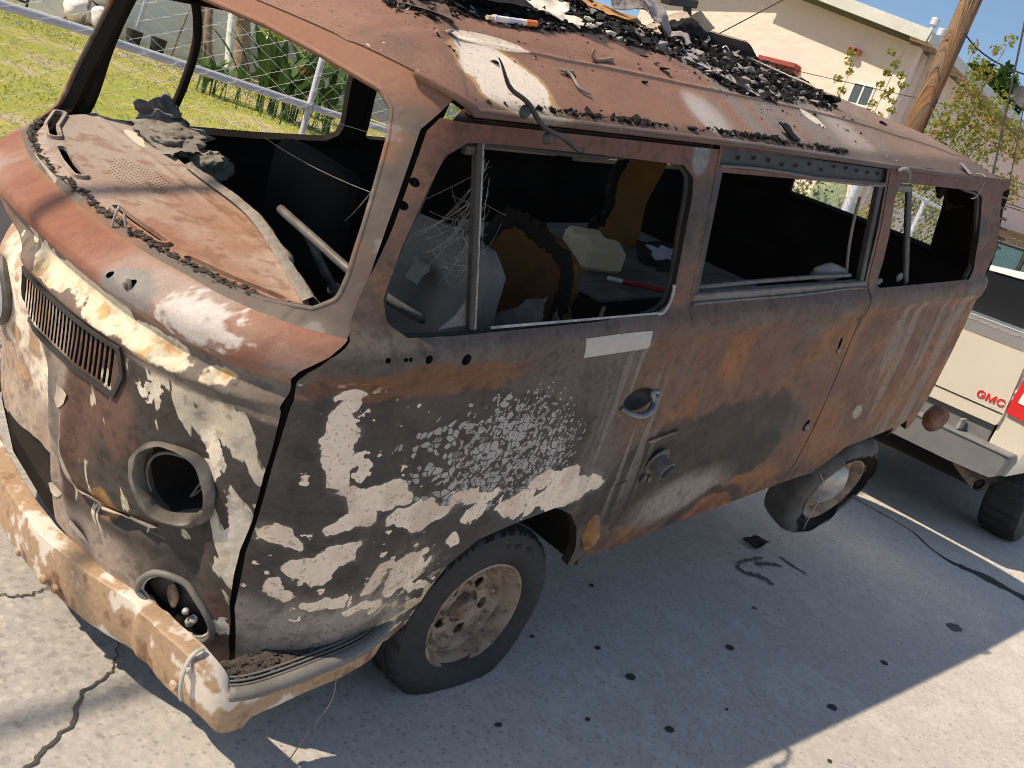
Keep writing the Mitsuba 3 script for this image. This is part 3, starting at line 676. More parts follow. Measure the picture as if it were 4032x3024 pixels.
# handle: dished cup and lever
cup = lathe([(0, -.030), (.025, -.028), (.048, -.018), (.062, -.004), (.068, .003)], 32); cup.apply_scale([1, 1, .52]); cup.apply_transform(frame(side_pt(-.318, .915), (1, 0, 0)))
vpart('handle_cup', cup, 'mat_black_metal', True, parent=DOOR_L)
hp = [side_pt(-.245, .896, .004), side_pt(-.270, .884, .026), side_pt(-.318, .876, .034), side_pt(-.360, .884, .030), side_pt(-.385, .905, .014), side_pt(-.375, .925, .006), side_pt(-.400, .928, .006)]
flat('handle', (.20, .20, .21), .35, .6, var=.5, sc=40)
vpart('door_handle', tube(spline(hp, 24), [.010] * 4 + [.0115] * 12 + [.010] * 8, 10, flat=.8), 'mat_handle', True, parent=DOOR_L)
vpart('handle_lock', lump(.011, 2, .3, 4).apply_translation(side_pt(-.405, .905, .006)), 'mat_handle', True, parent=DOOR_L)
# filler pipe with flange, its gutter bar and bracket
fp = side_pt(-.545, .655); fmx = frame(fp, (1, 0, 0)); tilt = trimesh.transformations.rotation_matrix(math.radians(-14), (1, 0, 0))
pipe = lathe([(.030, -.03), (.033, 0), (.034, .052), (.030, .055), (.027, .050), (.027, -.02), (0, -.02)], 40); flg = lathe([(.030, .003), (.050, .002), (.053, .006), (.050, .010), (.034, .009)], 40)
for m in (pipe, flg): m.apply_transform(tilt); m.apply_transform(fmx)
vpart('filler_pipe', pipe, 'mat_grey_metal', 40, parent=MID_L); vpart('pipe_flange', flg, 'mat_grey_metal', 40, parent=MID_L)
vpart('drip_bar', bar(side_pt(-.455, .745, .006), side_pt(-.600, .760, .006), .010, .007, .002), 'mat_wheel_rust', False, parent=MID_L)
vpart('pipe_bracket', cat([lump(.013, 1, .4, 2, (1, .5, 1.4)).apply_translation(side_pt(-.500, .600, .008)), lump(.010, 1, .4, 5, (1, .5, 1.4)).apply_translation(side_pt(-.54, .588, .004))]), 'mat_grey_metal', False, parent=MID_L)
# rusted side marker by the wheel
mk_ = lathe([(0, .024), (.018, .022), (.026, .014), (.030, .006), (.034, .004), (.036, 0)], 30); v = mk_.vertices; v[:, 2] *= 2.15; v[:, 1] *= 1 + .9 * (meshkit.fbm(v * 60, 3, 2) - .5); mk_.apply_transform(trimesh.transformations.rotation_matrix(math.radians(12), (0, 1, 0))); mk_.apply_transform(frame(side_pt(-.330, .435), (1, 0, 0)))
flat('orange_rust', (.25, .13, .055), .8, var=.75, sc=30, bumpy=.004); vpart('side_marker', mk_, 'mat_orange_rust', True, parent=MID_L, label='crusted orange oval side marker')
for xz, r in (((-1.556, .945), .012), ((-1.575, .600), .014)):
    vpart('lock_stub', lump(r, 2, .4, 7, (.8, .8, 1.1)).apply_translation(side_pt(*xz, .003)), 'mat_handle', True, parent=MID_L)
# rear quarter window: frame remains, leaning post, black lining tatters
wframe([(-1.70, 1.192), (-1.706, 1.28), (-1.652, 1.555), (-1.688, 1.580), (-2.45, 1.573), (-2.548, 1.552), (-2.594, 1.484), (-2.728, 1.228), (-2.69, 1.191)], .010, 'mat_black_metal', REAR_L, -.02)
p, q = side_pt(-1.80, 1.574, -.02), side_pt(-2.045, 1.192, -.03); vpart('window_post', bar(p, q, .016, .034, .004, up=(1, 0, 0)), 'mat_black_metal', False, parent=REAR_L)
vpart('window_slide', bar(side_pt(-1.67, 1.565, -.012), side_pt(-1.80, 1.566, -.012), .02, .026, .003), 'mat_grey_metal', False, parent=REAR_L)
tat = [lump(.03, 2, .5, 1, (1.6, .3, .5)).apply_translation(side_pt(-1.76, 1.205, -.025)), lump(.022, 2, .5, 2, (1.2, .3, .9)).apply_translation(side_pt(-1.98, 1.215, -.03))]
vpart('melted_rubber', cat(tat), 'mat_grey_rubber', True, parent=REAR_L)
hg = np.array([[-2.62, .60, 1.57], [-2.66, .60, 1.51], [-2.72, .60, 1.468], [-2.80, .60, 1.450], [-2.92, .6, 1.452], [-3.08, .6, 1.475]])
vpart('hanging_cable', cat([tube(spline(hg, 30), .007, 6), lump(.035, 2, .5, 4, (1, .7, 1.5)).apply_translation([-2.60, .6, 1.54]), lump(.024, 2, .5, 5, (1.5, .7, .8)).apply_translation([-2.76, .6, 1.455]), lump(.04, 2, .5, 6, (1.5, .7, .7)).apply_translation([-3.02, .6, 1.535])]), 'mat_char', True, parent=REAR_L)
# remains on the far side that show through the openings: post, rail, torn trim panels
pr = np.array([[.385, -.775, 1.205], [.350, -.782, 1.26], [.322, -.775, 1.36], [.308, -.765, 1.45], [.312, -.755, 1.52], [.335, -.745, 1.60]]); vpart('quarter_light_post', tube(spline(pr, 30), .015, 7), 'mat_char', True)
vpart('window_rail', bar((-.55, -.80, 1.245), (-1.5, -.80, 1.232), .012, .016, .003), 'mat_alu', False)
flat('brown_board', (.21, .105, .035), .9, var=.35, sc=10)
bd = rbox((.018, .34, .62), .004); v = bd.vertices
tb = Polygon([(0, 0), (.06, .10), (.03, .22), (.08, .34), (.05, .46), (.09, .56), (.20, .60), (.24, .4), (.20, .2), (.22, 0)]); m = trimesh.creation.extrude_polygon(tb, .012)
mt = np.eye(4); mt[:3, :3] = np.array([[-.35, 0, .94], [.94, 0, .35], [0, 1, 0]]); mt[:3, 3] = (-1.42, -.34, .98); m.apply_transform(mt); vpart('trim_board', m, 'mat_brown_board', False, label='upright orange brown board with charred torn edge')
ce = np.array([[-1.42, -.335, 1.0], [-1.44, -.30, 1.12], [-1.43, -.31, 1.25], [-1.45, -.28, 1.38], [-1.46, -.24, 1.5]]); vpart('charred_edge', cat([lump(.035, 2, .6, k, (.6, .8, 1.6)).apply_translation(q) for k, q in enumerate(spline(ce, 9))]), 'mat_char', True)

# ---- front: grille ridge, windscreen channel, bumper, lamps
flat('char_grit', (.055, .046, .040), .95, var=.7, sc=70, bumpy=.006)
pc = front_fn(np.array([[t, 1.196] for t in np.linspace(-1.05, 1.05, 60)])) - np.array([.016, 0, .004])
vpart('windscreen_channel', tube(pc - [.004, 0, .006], .016, 8, cap=False, flat=.5), 'mat_char_grit', True, parent=PIL)
gr = []
for k in range(700):
    t = rng.uniform(-1.05, .75); b = front_fn(np.array([[t, 1.197]]))[0] - [rng.uniform(.006, .030), 0, rng.uniform(-.012, -.002)]
    s = rng.uniform(.0015, .0055); m = lump(s, 1, .5, k, (rng.uniform(.7, 2), rng.uniform(.7, 2), .6)); m.apply_translation(b); gr.append(m)
k = vpart('channel_debris', cat(gr), 'mat_char_grit', False, parent=PIL); labels[k] = {'kind': 'stuff', 'label': 'charred crumbs along the windscreen channel'}
for a, b in (((.952, .200, 1.197), (.945, .212, 1.250)), ((.940, .262, 1.197), (.955, .262, 1.252))):
    vpart('wire_stub', tube(spline([a, (np.array(a) + b) / 2 + [.004, .003, 0], b], 8), .0028, 6), 'mat_tape', True, parent=PIL)
vpart('wiper_spindle', lathe([(0, .012), (.006, .012), (.007, .006), (.012, .004), (.013, 0)], 16, 'x').apply_translation(front_fn(np.array([[th_y(.425, 1.152), 1.152]]))[0]), 'mat_grey_metal', 30, parent=FRONT)

BP = np.array([(.40, -.80), (.60, -.862), (.78, -.868), (.87, -.845), (.93, -.76), (.975, -.62), (1.03, -.44), (1.07, -.22), (1.085, 0), (1.080, .17), (1.060, .30), (1.018, .46), (.985, .56), (.978, .62), (.962, .72), (.945, .80), (.905, .862), (.82, .872), (.66, .872), (.52, .862), (.42, .815), (.385, .78)])
bs = spline(BP, 170); tg_ = np.gradient(bs, axis=0); tg_ /= np.linalg.norm(tg_, axis=1, keepdims=True); nb = np.stack([tg_[:, 1], -tg_[:, 0]], 1)
side = np.clip((np.abs(bs[:, 1]) - .78) / .06, 0, 1) * np.where(bs[:, 0] < .95, 1, .0)
side = np.clip((.955 - bs[:, 0]) / .06, 0, 1)
ztop = .405 - .068 * side; zbot = .250 + .012 * np.clip((.8 - bs[:, 0]) / .4, 0, 1)
zbot = zbot - .030 * np.exp(-((bs[:, 1] - .862) / .03) ** 2) * (bs[:, 0] > .85)
prof = [(-.045, 1.0), (-.008, 1.0), (-.001, .965), (.003, .72), (.003, .40), (-.001, .12), (-.010, .02), (-.045, 0.0)]
prof = prof + [(a - .006, b) for a, b in [(-.045, .03), (-.012, .07), (.002, .22), (.006, .5), (-.004, .92), (-.045, .96)]]
rows = []
for off, t in prof:
    o2 = off + .010 * np.exp(-((bs[:, 1] - .585) / .02) ** 2) * (bs[:, 0] > .9) - .03 * np.exp(-((bs[:, 1] - .60) / .05) ** 2) * (1 - t) * (bs[:, 0] > .9) * .3
    o2 = o2 + .012 * (meshkit.fbm(np.stack([bs[:, 0] * 9, bs[:, 1] * 9, np.full(len(bs), t * 2)], 1), 3, 3) - .5)
    rows.append(np.stack([bs[:, 0] + nb[:, 0] * o2, bs[:, 1] + nb[:, 1] * o2, zbot + (ztop - zbot) * t], 1))
V_ = np.concatenate(rows); n_ = len(bs); R_n = len(rows); f = []
for r in range(R_n):
    r2 = (r + 1) % R_n
    for k in range(n_ - 1): f.append([r * n_ + k, r * n_ + k + 1, r2 * n_ + k + 1, r2 * n_ + k])
f = np.array(f); bm = trimesh.Trimesh(V_, np.vstack([f[:, [0, 1, 2]], f[:, [0, 2, 3]]]), process=False)
BUMP = vpart('front_bumper', bm, 'mat_bumper_metal', 30, label='rusty dented front bumper with traces of white paint')
# rubber step on the bumper's side arm
for sgn in (1, -1):
    st = [(.905, .855), (.82, .868), (.66, .868), (.52, .858), (.42, .812), (.40, .79), (.55, .785), (.72, .79), (.80, .775), (.86, .775)]
    m = trimesh.creation.extrude_polygon(Polygon([(x, sgn * y) for x, y in st]).buffer(0), .012); m.apply_translation([0, 0, .334]); vpart('step_tread', m, 'mat_grey_rubber' if sgn < 0 else 'mat_char_grit', False, parent=BUMP)
    if sgn > 0:
        lipc = np.array([(.898, .858, .343), (.86, .872, .343), (.80, .880, .344), (.66, .881, .345), (.54, .872, .345), (.44, .828, .346), (.395, .788, .346)])
        vpart('step_lip', tube(spline(lipc, 40), .017, 8, flat=.9), 'mat_grey_rubber', True, parent=BUMP)
        for o in (.018, .030, .042): vpart('tread_rib', tube(spline(lipc - [o * .35, o, -.008], 30), .0035, 5), 'mat_grey_rubber', True, parent=BUMP)
gr = []
for k in range(260):
    x = rng.uniform(.45, .87); y = rng.uniform(.77, .84) - .03 * (x < .5); s = rng.uniform(.003, .010); m = lump(s, 1, .5, k, (rng.uniform(.7, 1.6), rng.uniform(.7, 1.6), .6)); m.apply_translation([x, y, .349]); gr.append(m)
k = vpart('step_debris', cat(gr), 'mat_char_grit', False, parent=BUMP); labels[k] = {'kind': 'stuff', 'label': 'charred crumbs on the bumper step'}
# strap and bolts on the bumper
kb = int(np.argmin(np.abs(bs[:, 1] - .775) + (bs[:, 0] < .9) * 9)); strap = np.array([[bs[kb, 0] + nb[kb, 0] * o, bs[kb, 1] + nb[kb, 1] * o, z] for o, z in [(-.03, .412), (.004, .408), (.018, .38), (.022, .33), (.016, .29)]])
vpart('white_strap', tube(spline(strap, 20), .006, 7, flat=.6), 'mat_tape', True, parent=BUMP)
for yy, t in ((.12, .3), (.26, .3), (.30, .32), (.745, .35), (.77, .85)):
    kk = int(np.argmin(np.abs(bs[:, 1] - yy) + (bs[:, 0] < .9) * 9)); b = lathe([(0, .009), (.010, .008), (.013, .003), (.014, 0)], 12, 'x'); b.apply_transform(frame((bs[kk, 0] + nb[kk, 0] * .010, bs[kk, 1] + nb[kk, 1] * .010, zbot[kk] + (ztop[kk] - zbot[kk]) * t), (nb[kk, 0], nb[kk, 1], 0)))
    vpart('bumper_bolt', b, 'mat_bumper_metal', 30, parent=BUMP)
# headlights
flat('ring_metal', (.11, .10, .09), .5, var=.8, sc=26)
def ring3(cy, cz, ry, rz, out, n=64, wob=0.0, seed=0):
    a = np.arange(n + 1) * 2 * math.pi / n; r = 1 + wob * (meshkit.fbm(np.stack([np.cos(a) * 1.5 + seed, np.sin(a) * 1.5, a * 0], 1), 2, seed) - .5) * 2
    pts = np.array([[th_y(cy + ry * q * math.cos(t), cz + rz * q * math.sin(t)), cz + rz * q * math.sin(t)] for t, q in zip(a, r)])
    return front_fn(pts) + fn_normals(front_fn, pts) * out


def loft(rings):
    n = len(rings[0]); V = np.concatenate(rings); f = np.array([[r * n + k, r * n + k + 1, (r + 1) * n + k + 1, (r + 1) * n + k] for r in range(len(rings) - 1) for k in range(n - 1)])
    return trimesh.Trimesh(V, np.vstack([f[:, [0, 1, 2]], f[:, [0, 2, 3]]]), process=False)


HL = vpart('headlight', loft([ring3(*HLL, .087, .094, -.005, wob=.02), ring3(*HLL, .094, .103, .008, wob=.05, seed=2), ring3(*HLL, .088, .098, .022, wob=.10, seed=2), ring3(*HLL, .079, .088, .025, wob=.15, seed=3), ring3(*HLL, .073, .082, .012, wob=.19, seed=3), ring3(*HLL, .074, .082, -.03, wob=.10)]), 'mat_ring_metal', 50, label='empty crumpled headlight ring without glass')
cb = front_fn(np.array([[th_y(HLL[0], HLL[1]), HLL[1]]]))[0]
bowl = loft([ring3(*HLL, .080, .088, -.012), ring3(*HLL, .074, .08, -.07), ring3(*HLL, .045, .05, -.12), ring3(*HLL, .004, .004, -.125)]); vpart('lamp_bowl', bowl, 'mat_char', True, parent=HL)
vpart('inner_ring', tube(ring3(*HLL, .064, .072, -.006)[:40], .004, 6), 'mat_grey_metal', True, parent=HL)
for q in ((0, .3), (.2, -.2)): vpart('lamp_wire', tube(spline([cb + [-.09, .0 + q[0] * .1, .03], cb + [-.06, .02, 0 + q[1] * .05], cb + [-.05, -.01, -.05]], 12), .003, 5), 'mat_grey_metal', True, parent=HL)
HR = vpart('headlight', loft([ring3(*HLR, .094, .094, -.004), ring3(*HLR, .102, .102, .016), ring3(*HLR, .092, .092, .026), ring3(*HLR, .086, .086, .02)]), 'mat_grey_metal', 50, label='headlight still holding its fluted glass')
scene['mat_lens'] = two(bump(principled((.62, .66, .70), .12, .55, specular=.6), lambda p, n, uv: .0015 * dr.abs(dr.sin(p.y * 420)) + .0008 * noise(p.x * 40, p.y * 40, p.z * 40)))
cr_ = front_fn(np.array([[th_y(HLR[0], HLR[1]), HLR[1]]]))[0]
lens = [ring3(*HLR, .088 * r, .088 * r, .02 + .022 * (1 - r * r)) for r in (1, .9, .75, .55, .3, .02)]; vpart('lens', loft(lens), 'mat_lens', True, parent=HR)
# front indicator: rubber surround, bowl, loose bulb holder
def fline(pts, out, n=60):
    q = spline(pts, n); P_ = np.array([[th_y(y, z), z] for y, z in q]); return front_fn(P_) + fn_normals(front_fn, P_) * out


IP = IND + [IND[0]]
ID = vpart('front_indicator', tube(fline(IP, .004, 90), .0085, 8, cap=False), 'mat_grey_rubber', True, label='front indicator surround with missing lens')
vpart('inner_rim', tube(fline([(y * .94 + .037, z * .90 + .042) for y, z in IP], -.002, 80), .005, 6, cap=False), 'mat_tape', True, parent=ID)
o, i_ = sheet(fpoly([(y, z) for y, z in IND]).buffer(.012), lambda P: front_fn(P) - [.032, 0, 0], .004, .02); vpart('lamp_bowl', cat([o, i_]), 'mat_black_metal', True, parent=ID)
hb = fline([(.655, .395), (.640, .372)], -.008, 6); vpart('bulb_holder', tube(hb, .011, 8), 'mat_tape', True, parent=ID); vpart('bulb_holder', lump(.009, 2, .2, 1).apply_translation(fline([(.640, .412), (.64, .411)], -.006, 2)[0]), 'mat_alu', True, parent=ID)
vpart('rusty_flake', lump(.028, 2, .3, 3, (.3, .8, 1.2)).apply_translation(fline([(.60, .43), (.6, .42)], -.02, 2)[0]), 'mat_wheel_rust', True, parent=ID)
# curled paint and metal flakes on the caved-in front
flat('flake', (.46, .40, .34), .7, var=.35, sc=24)
for k, (y, z, s, a) in enumerate([(.20, .52, .05, .3), (.31, .465, .045, -.4), (.44, .595, .07, .1), (.36, .60, .06, .15), (.53, .62, .05, .05), (.10, .72, .06, .6), (-.02, .62, .07, .2), (.24, .80, .045, .9)]):
    c0 = front_fn(np.array([[th_y(y, z), z]]))[0]; nn = fn_normals(front_fn, np.array([[th_y(y, z), z]]))[0]
    pl = Polygon([(math.cos(t) * s * rng.uniform(.6, 1.1), math.sin(t) * s * .55 * rng.uniform(.6, 1.1)) for t in np.linspace(0, 2 * math.pi, 11)[:-1]])
    P2, F2 = tri2d(pl, .012); ca, sa = math.cos(a), math.sin(a); U = np.array([0, ca, sa]); W_ = np.array([0, -sa, ca]); U -= nn * (U @ nn); W_ -= nn * (W_ @ nn)
    V3 = c0 + P2[:, :1] * U + P2[:, 1:] * W_ + nn * (.004 + 9 * np.clip(P2[:, 1:] + s * .2, 0, 1) ** 2 * .7)
    vpart('curled_paint', trimesh.Trimesh(np.vstack([V3, V3 - nn * .0012]), np.vstack([F2, F2[:, ::-1] + len(V3)]), process=False), 'mat_flake', True, parent=FRONT)
# brackets between bumper and body in the dark
vpart('valance', strip := trimesh.creation.extrude_polygon(Polygon([(.80, -.72), (.90, -.62), (.97, -.3), (.985, 0), (.97, .3), (.90, .62), (.80, .72), (.76, .68), (.9, .2), (.9, -.2), (.76, -.68)]), .06).apply_translation([0, 0, .33]), 'mat_char', False)
# ---------------------------------------------------------------- wheels
def letters(text, r, a0, h, y, up=1):
    """raised lettering round a tyre wall: radius r, start angle a0 (radians), letter height h"""
    out = []; a = a0
    for ch in text:
        if ch != ' ':
            m = meshkit.text_mesh(ch, h, .0022, True); m.apply_translation([-m.bounds[:, 0].mean(), -m.bounds[:, 1].mean(), 0])
            c, s = math.cos(a), math.sin(a); R_ = np.eye(4); R_[:3, :3] = np.array([[-(-s), 0, c], [0, 0, 0], [0, 0, 0]])
            tx = np.array([-s, 0, c]) * -1; ty = np.array([c, 0, s]); R_[:3, 0] = tx; R_[:3, 1] = ty; R_[:3, 2] = [0, 1, 0]; R_[:3, 3] = ty * r + np.array([0, y, 0]); m.apply_transform(R_); out.append(m)
        a -= (h * .95) / r
    return cat(out)


def tread(prof, n=150):
    m = lathe(prof, n); v = m.vertices; r = np.hypot(v[:, 0], v[:, 2]); a = np.arctan2(v[:, 2], v[:, 0])
    k = (r > .300) & (np.abs(v[:, 1]) > .045); cut = (np.floor(a / (2 * math.pi) * 75 * 2) % 2 == 0)
    f = np.where(k & cut, 1 - .009 / r, 1.0); v[:, 0] *= f; v[:, 2] *= f; return m


WPOS, WM = v2w([.017, .690, .167]), np.eye(4)
WM[:3, :3] = VA; WM[:3, 3] = WPOS
def wheel_parts(W, Mx, flat_to=None, hubcap=False, torn=False, tyre=True):
    def put(name, mesh, mat, sm=40, par=None):
        mesh = mesh.copy(); mesh.apply_transform(Mx)
        if flat_to is not None and name == 'tyre' or (flat_to is not None and name == 'tyre_lettering'):
            v = mesh.vertices; low = np.clip(.13 - v[:, 2], 0, .2); c = Mx[:3, 3]
            out = np.sign((v - c) @ Mx[:3, 1]); v[:, 1] += out * .16 * low * (low > 0) * .8
            v[:, 2] = np.where(v[:, 2] < .13, np.maximum(.13 - (.13 - v[:, 2]) * .92, .004), v[:, 2])
        key = numbered((par or W) + '__' + name); scene[key] = mikit.ply(mesh, mat, sm); return key
    if tyre and not torn:
        pf = [(.178, .060), (.190, .076), (.215, .091), (.245, .095), (.272, .090), (.292, .082), (.303, .072), (.309, .055), (.309, .046), (.302, .044), (.302, .037), (.311, .035), (.312, .012), (.305, .010), (.305, -.010), (.312, -.012), (.311, -.035), (.302, -.037), (.302, -.044), (.309, -.046), (.309, -.055), (.303, -.072), (.292, -.082), (.245, -.095), (.19, -.076), (.178, -.06)]
        t = put('tyre', tread(pf), 'mat_tyre', 30)
        put('tyre_lettering', letters('ON GLS', .254, 2.25, .027, .0925), 'mat_tyre', False, t)
    if torn:
        pf = [(.190, .076), (.215, .089), (.245, .093), (.280, .088), (.303, .072), (.311, .05), (.312, .0), (.311, -.05), (.303, -.072), (.245, -.095), (.19, -.076)]
        m = lathe(pf, 120); v = m.vertices; a = np.arctan2(v[:, 2], v[:, 0]); r = np.hypot(v[:, 0], v[:, 2])
        wob = meshkit.fbm(np.stack([np.cos(a) * 2.5, np.sin(a) * 2.5, v[:, 1] * 9], 1), 3, 4) - .5
        f = 1 + .09 * wob - .05 * np.exp(-((a - 2.2) / .5) ** 2); v[:, 0] *= f; v[:, 2] *= f; v[:, 1] += .045 * wob
        fc = m.triangles_center; ra = np.hypot(fc[:, 0], fc[:, 2]); aa = np.arctan2(fc[:, 2], fc[:, 0])
        gone = (fc[:, 1] > .078) & (ra < .255 + .03 * np.sin(aa * 3)) & (np.cos(aa - .15) < .65); m.update_faces(~gone)
        t = put('tyre', m, 'mat_rubber_grey', 40); put('tyre_lettering', letters('GLR', .262, .75, .028, .091), 'mat_rubber_grey', False, t)
    rim = [(.160, -.07), (.168, -.05), (.168, .03), (.176, .045), (.178, .062), (.186, .070), (.190, .074), (.190, .079), (.184, .081), (.178, .076), (.172, .064), (.163, .050), (.158, .030), (.150, .026), (.142, .034), (.135, .040), (.127, .034), (.118, .020), (.112, .012), (.112, -.01)]
    rk = put('rim', lathe(rim, 90), 'mat_wheel_rust', 35)
    if hubcap:
        put('hubcap', lathe([(.124, .030), (.127, .040), (.122, .050), (.110, .060), (.09, .075), (.065, .086), (.035, .092), (.0, .093)], 60), 'mat_hubcap', True, rk)
    else:
        disc = Point(0, 0).buffer(.122, 32).difference(Point(0, 0).buffer(.058))
        for k in range(5):
            a = 2 * math.pi * k / 5 + .2; disc = disc.difference(affinity.rotate(affinity.scale(Point(.088 * math.cos(a + .63), .088 * math.sin(a + .63)).buffer(1), .019, .023), math.degrees(a)))
        dm = trimesh.creation.extrude_polygon(disc, .007); dm.apply_transform(trimesh.transformations.rotation_matrix(math.pi / 2, (1, 0, 0))); dm.apply_translation([0, .020, 0]); put('wheel_disc', dm, 'mat_wheel_rust', 20, rk)
        put('brake_drum', lathe([(.115, -.03), (.11, -.012), (.07, -.008), (.06, .004), (.045, .006), (0, .006)], 48), 'mat_wheel_rust', 30, rk)
        put('hub_cap', lathe([(.042, -.005), (.041, .026), (.037, .040), (.028, .047), (.012, .050), (0, .0505)], 40), 'mat_wheel_rust', 40, rk)
        for k in range(5):
            a = 2 * math.pi * k / 5 + .2; b = cat([lathe([(0, .045), (.006, .045), (.0065, .026), (.012, .025), (.013, .018)], 6), ]); b.apply_translation([.1025 * math.cos(a), 0, .1025 * math.sin(a)]); put('wheel_bolt', b, 'mat_wheel_rust', False, rk)
            cl = rbox((.030, .014, .018), .003); cl.apply_transform(trimesh.transformations.rotation_matrix(-a - .5, (0, 1, 0))); cl.apply_translation([.063 * math.cos(a + .5), .012, .063 * math.sin(a + .5)]); put('hub_lug', cl, 'mat_wheel_rust', False, rk)
    return rk


flat('tyre', (.026, .026, .027), .72, var=.3, sc=40, bumpy=.0015); flat('rubber_grey', (.085, .080, .074), .85, var=.7, sc=11, bumpy=.004)
FW = numbered(V + '__front_wheel'); wheel_parts(FW, WM, flat_to=0.0); labels[FW] = {'label': 'front wheel with bare rusty rim on a flat tyre'}
RW = numbered(V + '__rear_wheel'); M2 = np.eye(4)
rot = trimesh.transformations.rotation_matrix(math.radians(-12), (1, 0, 0))[:3, :3] @ trimesh.transformations.rotation_matrix(math.radians(-7), (0, 0, 1))[:3, :3]
M2[:3, :3] = VA @ rot; M2[:3, 3] = v2w([-2.400, .705, .088]); wheel_parts(RW, M2, hubcap=True, torn=True); labels[RW] = {'label': 'rear wheel hanging with torn tyre and chrome hubcap'}
FR = numbered(V + '__front_wheel'); M3 = WM.copy(); M3[:3, :3] = WM[:3, :3] @ np.diag([-1, -1, 1]); M3[:3, 3] = v2w([.017, -.690, .10]); wheel_parts(FR, M3, flat_to=0.0)
# axle stand and jack side out of sight keep the tail up; a piece of the wheel-side thread
vpart('axle_beam', tube(np.array([[-2.4, -.68, .14], [-2.4, .66, .12]]), .04, 10), 'mat_char', True)
vpart('gearbox', rbox((.9, .42, .28), .06).apply_translation([-2.35, 0, .24]), 'mat_char', False)
M4 = np.eye(4); M4[:3, :3] = VA @ np.diag([-1, -1, 1]); M4[:3, 3] = v2w([-2.400, -.705, .088]); RR = numbered(V + '__rear_wheel'); wheel_parts(RR, M4, hubcap=True, torn=True)
st_ = thing('axle_stand', 'dark axle stand under the raised tail of the burnt van', 'stand')
for k, (dx, dy) in enumerate(((-.14, -.14), (.14, -.14), (-.14, .14), (.14, .14))):
    b0 = v2w([-2.55, -.15, .14]); add('axle_stand__leg' + (f'_{k:03d}' if k else ''), bar((b0[0] + dx, b0[1] + dy, .0), (b0[0], b0[1], b0[2] - .04), .03, .03), 'mat_black_metal', False)
add('axle_stand__saddle', rbox((.12, .12, .06), .008).apply_translation(b0 - [0, 0, .05]), 'mat_black_metal', False)
# rear bumper stub and the fallen engine cover
vpart('rear_bumper_end', lump(.075, 3, .12, 5, (1.5, .75, .95)).apply_translation([-3.24, .83, .36]), 'mat_side_paint', True)
vpart('valance_flap', cat([lathe([(.0, .0), (.09, .01), (.12, .03), (.125, .09)], 24, 'x').apply_scale([1, .6, 1]).apply_translation([-2.95, .70, .36])]), 'mat_wheel_rust', True)

# ---------------------------------------------------------------- dashboard and what is left inside
dz = lambda x, y: 1.200 - .04 * y
dp = [(.88, -.50), (.935, -.33), (.962, -.12), (.962, .03), (.945, .16), (.925, .30), (.903, .44), (.865, .56), (.80, .66), (.72, .67), (.685, .60), (.640, .44), (.585, .25), (.555, .10), (.552, -.08), (.55, -.28), (.545, -.50), (.56, -.66), (.64, -.72), (.75, -.67), (.82, -.59)]
DP = Polygon(dp).buffer(.02).buffer(-.02)
def stadium(pts, r): return LineString(pts).buffer(r)
SL = [stadium([(.750, -.675), (.815, -.555), (.843, -.455)], .011), stadium([(.866, -.335), (.886, -.235), (.895, -.14)], .011), stadium([(.894, .085), (.887, .19), (.875, .285)], .010), stadium([(.862, .39), (.815, .495), (.757, .605)], .010)]
hole = DP
for q in SL: hole = hole.difference(q)
for i in range(11):
    for j in range(17):
        cx, cy = .672 + .0125 * i + .002 * (j % 2) * 0, -.29 + .0155 * j + .006 * (i % 2)
        if (abs(cx - .735) / .075 + abs(cy + .16) / .145) < 1.18: hole = hole.difference(Point(cx, cy).buffer(.0028, 3))
def dash_fn(P):
    x, y = P[:, 0], P[:, 1]; z = dz(x, y) + .006 * (meshkit.fbm(np.stack([x * 4, y * 4, x * 0], 1), 3, 6) - .5)
    z = z - .022 * np.clip((x - (.935 - .42 * np.clip(np.abs(y) - .05, 0, 1) ** 2)) / .05, 0, 1.2)        # falls to the windscreen
    bead = .006 * np.exp(-((x - (.632 + .16 * np.clip(y - .3, 0, 1) ** 1.2)) / .008) ** 2) * (y > -.75); return np.stack([x, y, z + bead], 1)


o, i_ = sheet(hole, dash_fn, .006, .011); DASH = vpart('dashboard', o, 'mat_dash_metal', True, label='rusty dashboard top with demister slots and a speaker grille'); vpart('inner_skin', i_, 'mat_char', True, parent=DASH)
for q in SL:
    r = q.buffer(.009).difference(q.buffer(.001)); o, i_ = sheet(r, lambda P: dash_fn(P) + [0, 0, .010], .013, .008); vpart('slot_rim', cat([o, i_]), 'mat_dash_metal', 40, parent=DASH)
    vpart('slot_duct', trimesh.creation.extrude_polygon(q.buffer(.004), .004).apply_translation([0, 0, 1.13]), 'mat_char', False, parent=DASH)
lipp = spline([(.700, .625), (.645, .445), (.588, .25), (.556, .10), (.552, -.08), (.55, -.25)], 60); lw = []
for k, (x, y) in enumerate(lipp):
    w = .034 * (.55 + .9 * meshkit.fbm(np.array([[k * .22, 1.3, 2]]), 3, 1)[0]) * (1 - .5 * (k > 52)); lw.append([(x + .018, y, dz(x, y) + .008), (x - w * .3, y, dz(x, y) + .016), (x - w, y, dz(x, y) - .004), (x - w - .006, y, dz(x, y) - .05)])
lw = np.array(lw).transpose(1, 0, 2); lw[1:, :, 2] += .010 * (meshkit.fbm(lw[1:].reshape(-1, 3) * 40, 2, 2).reshape(3, -1) - .5)
flat('ash_foam', (.25, .225, .20), .95, var=.35, sc=45, bumpy=.006); vpart('burnt_padding', loft(list(lw)), 'mat_ash_foam', 50, parent=DASH)
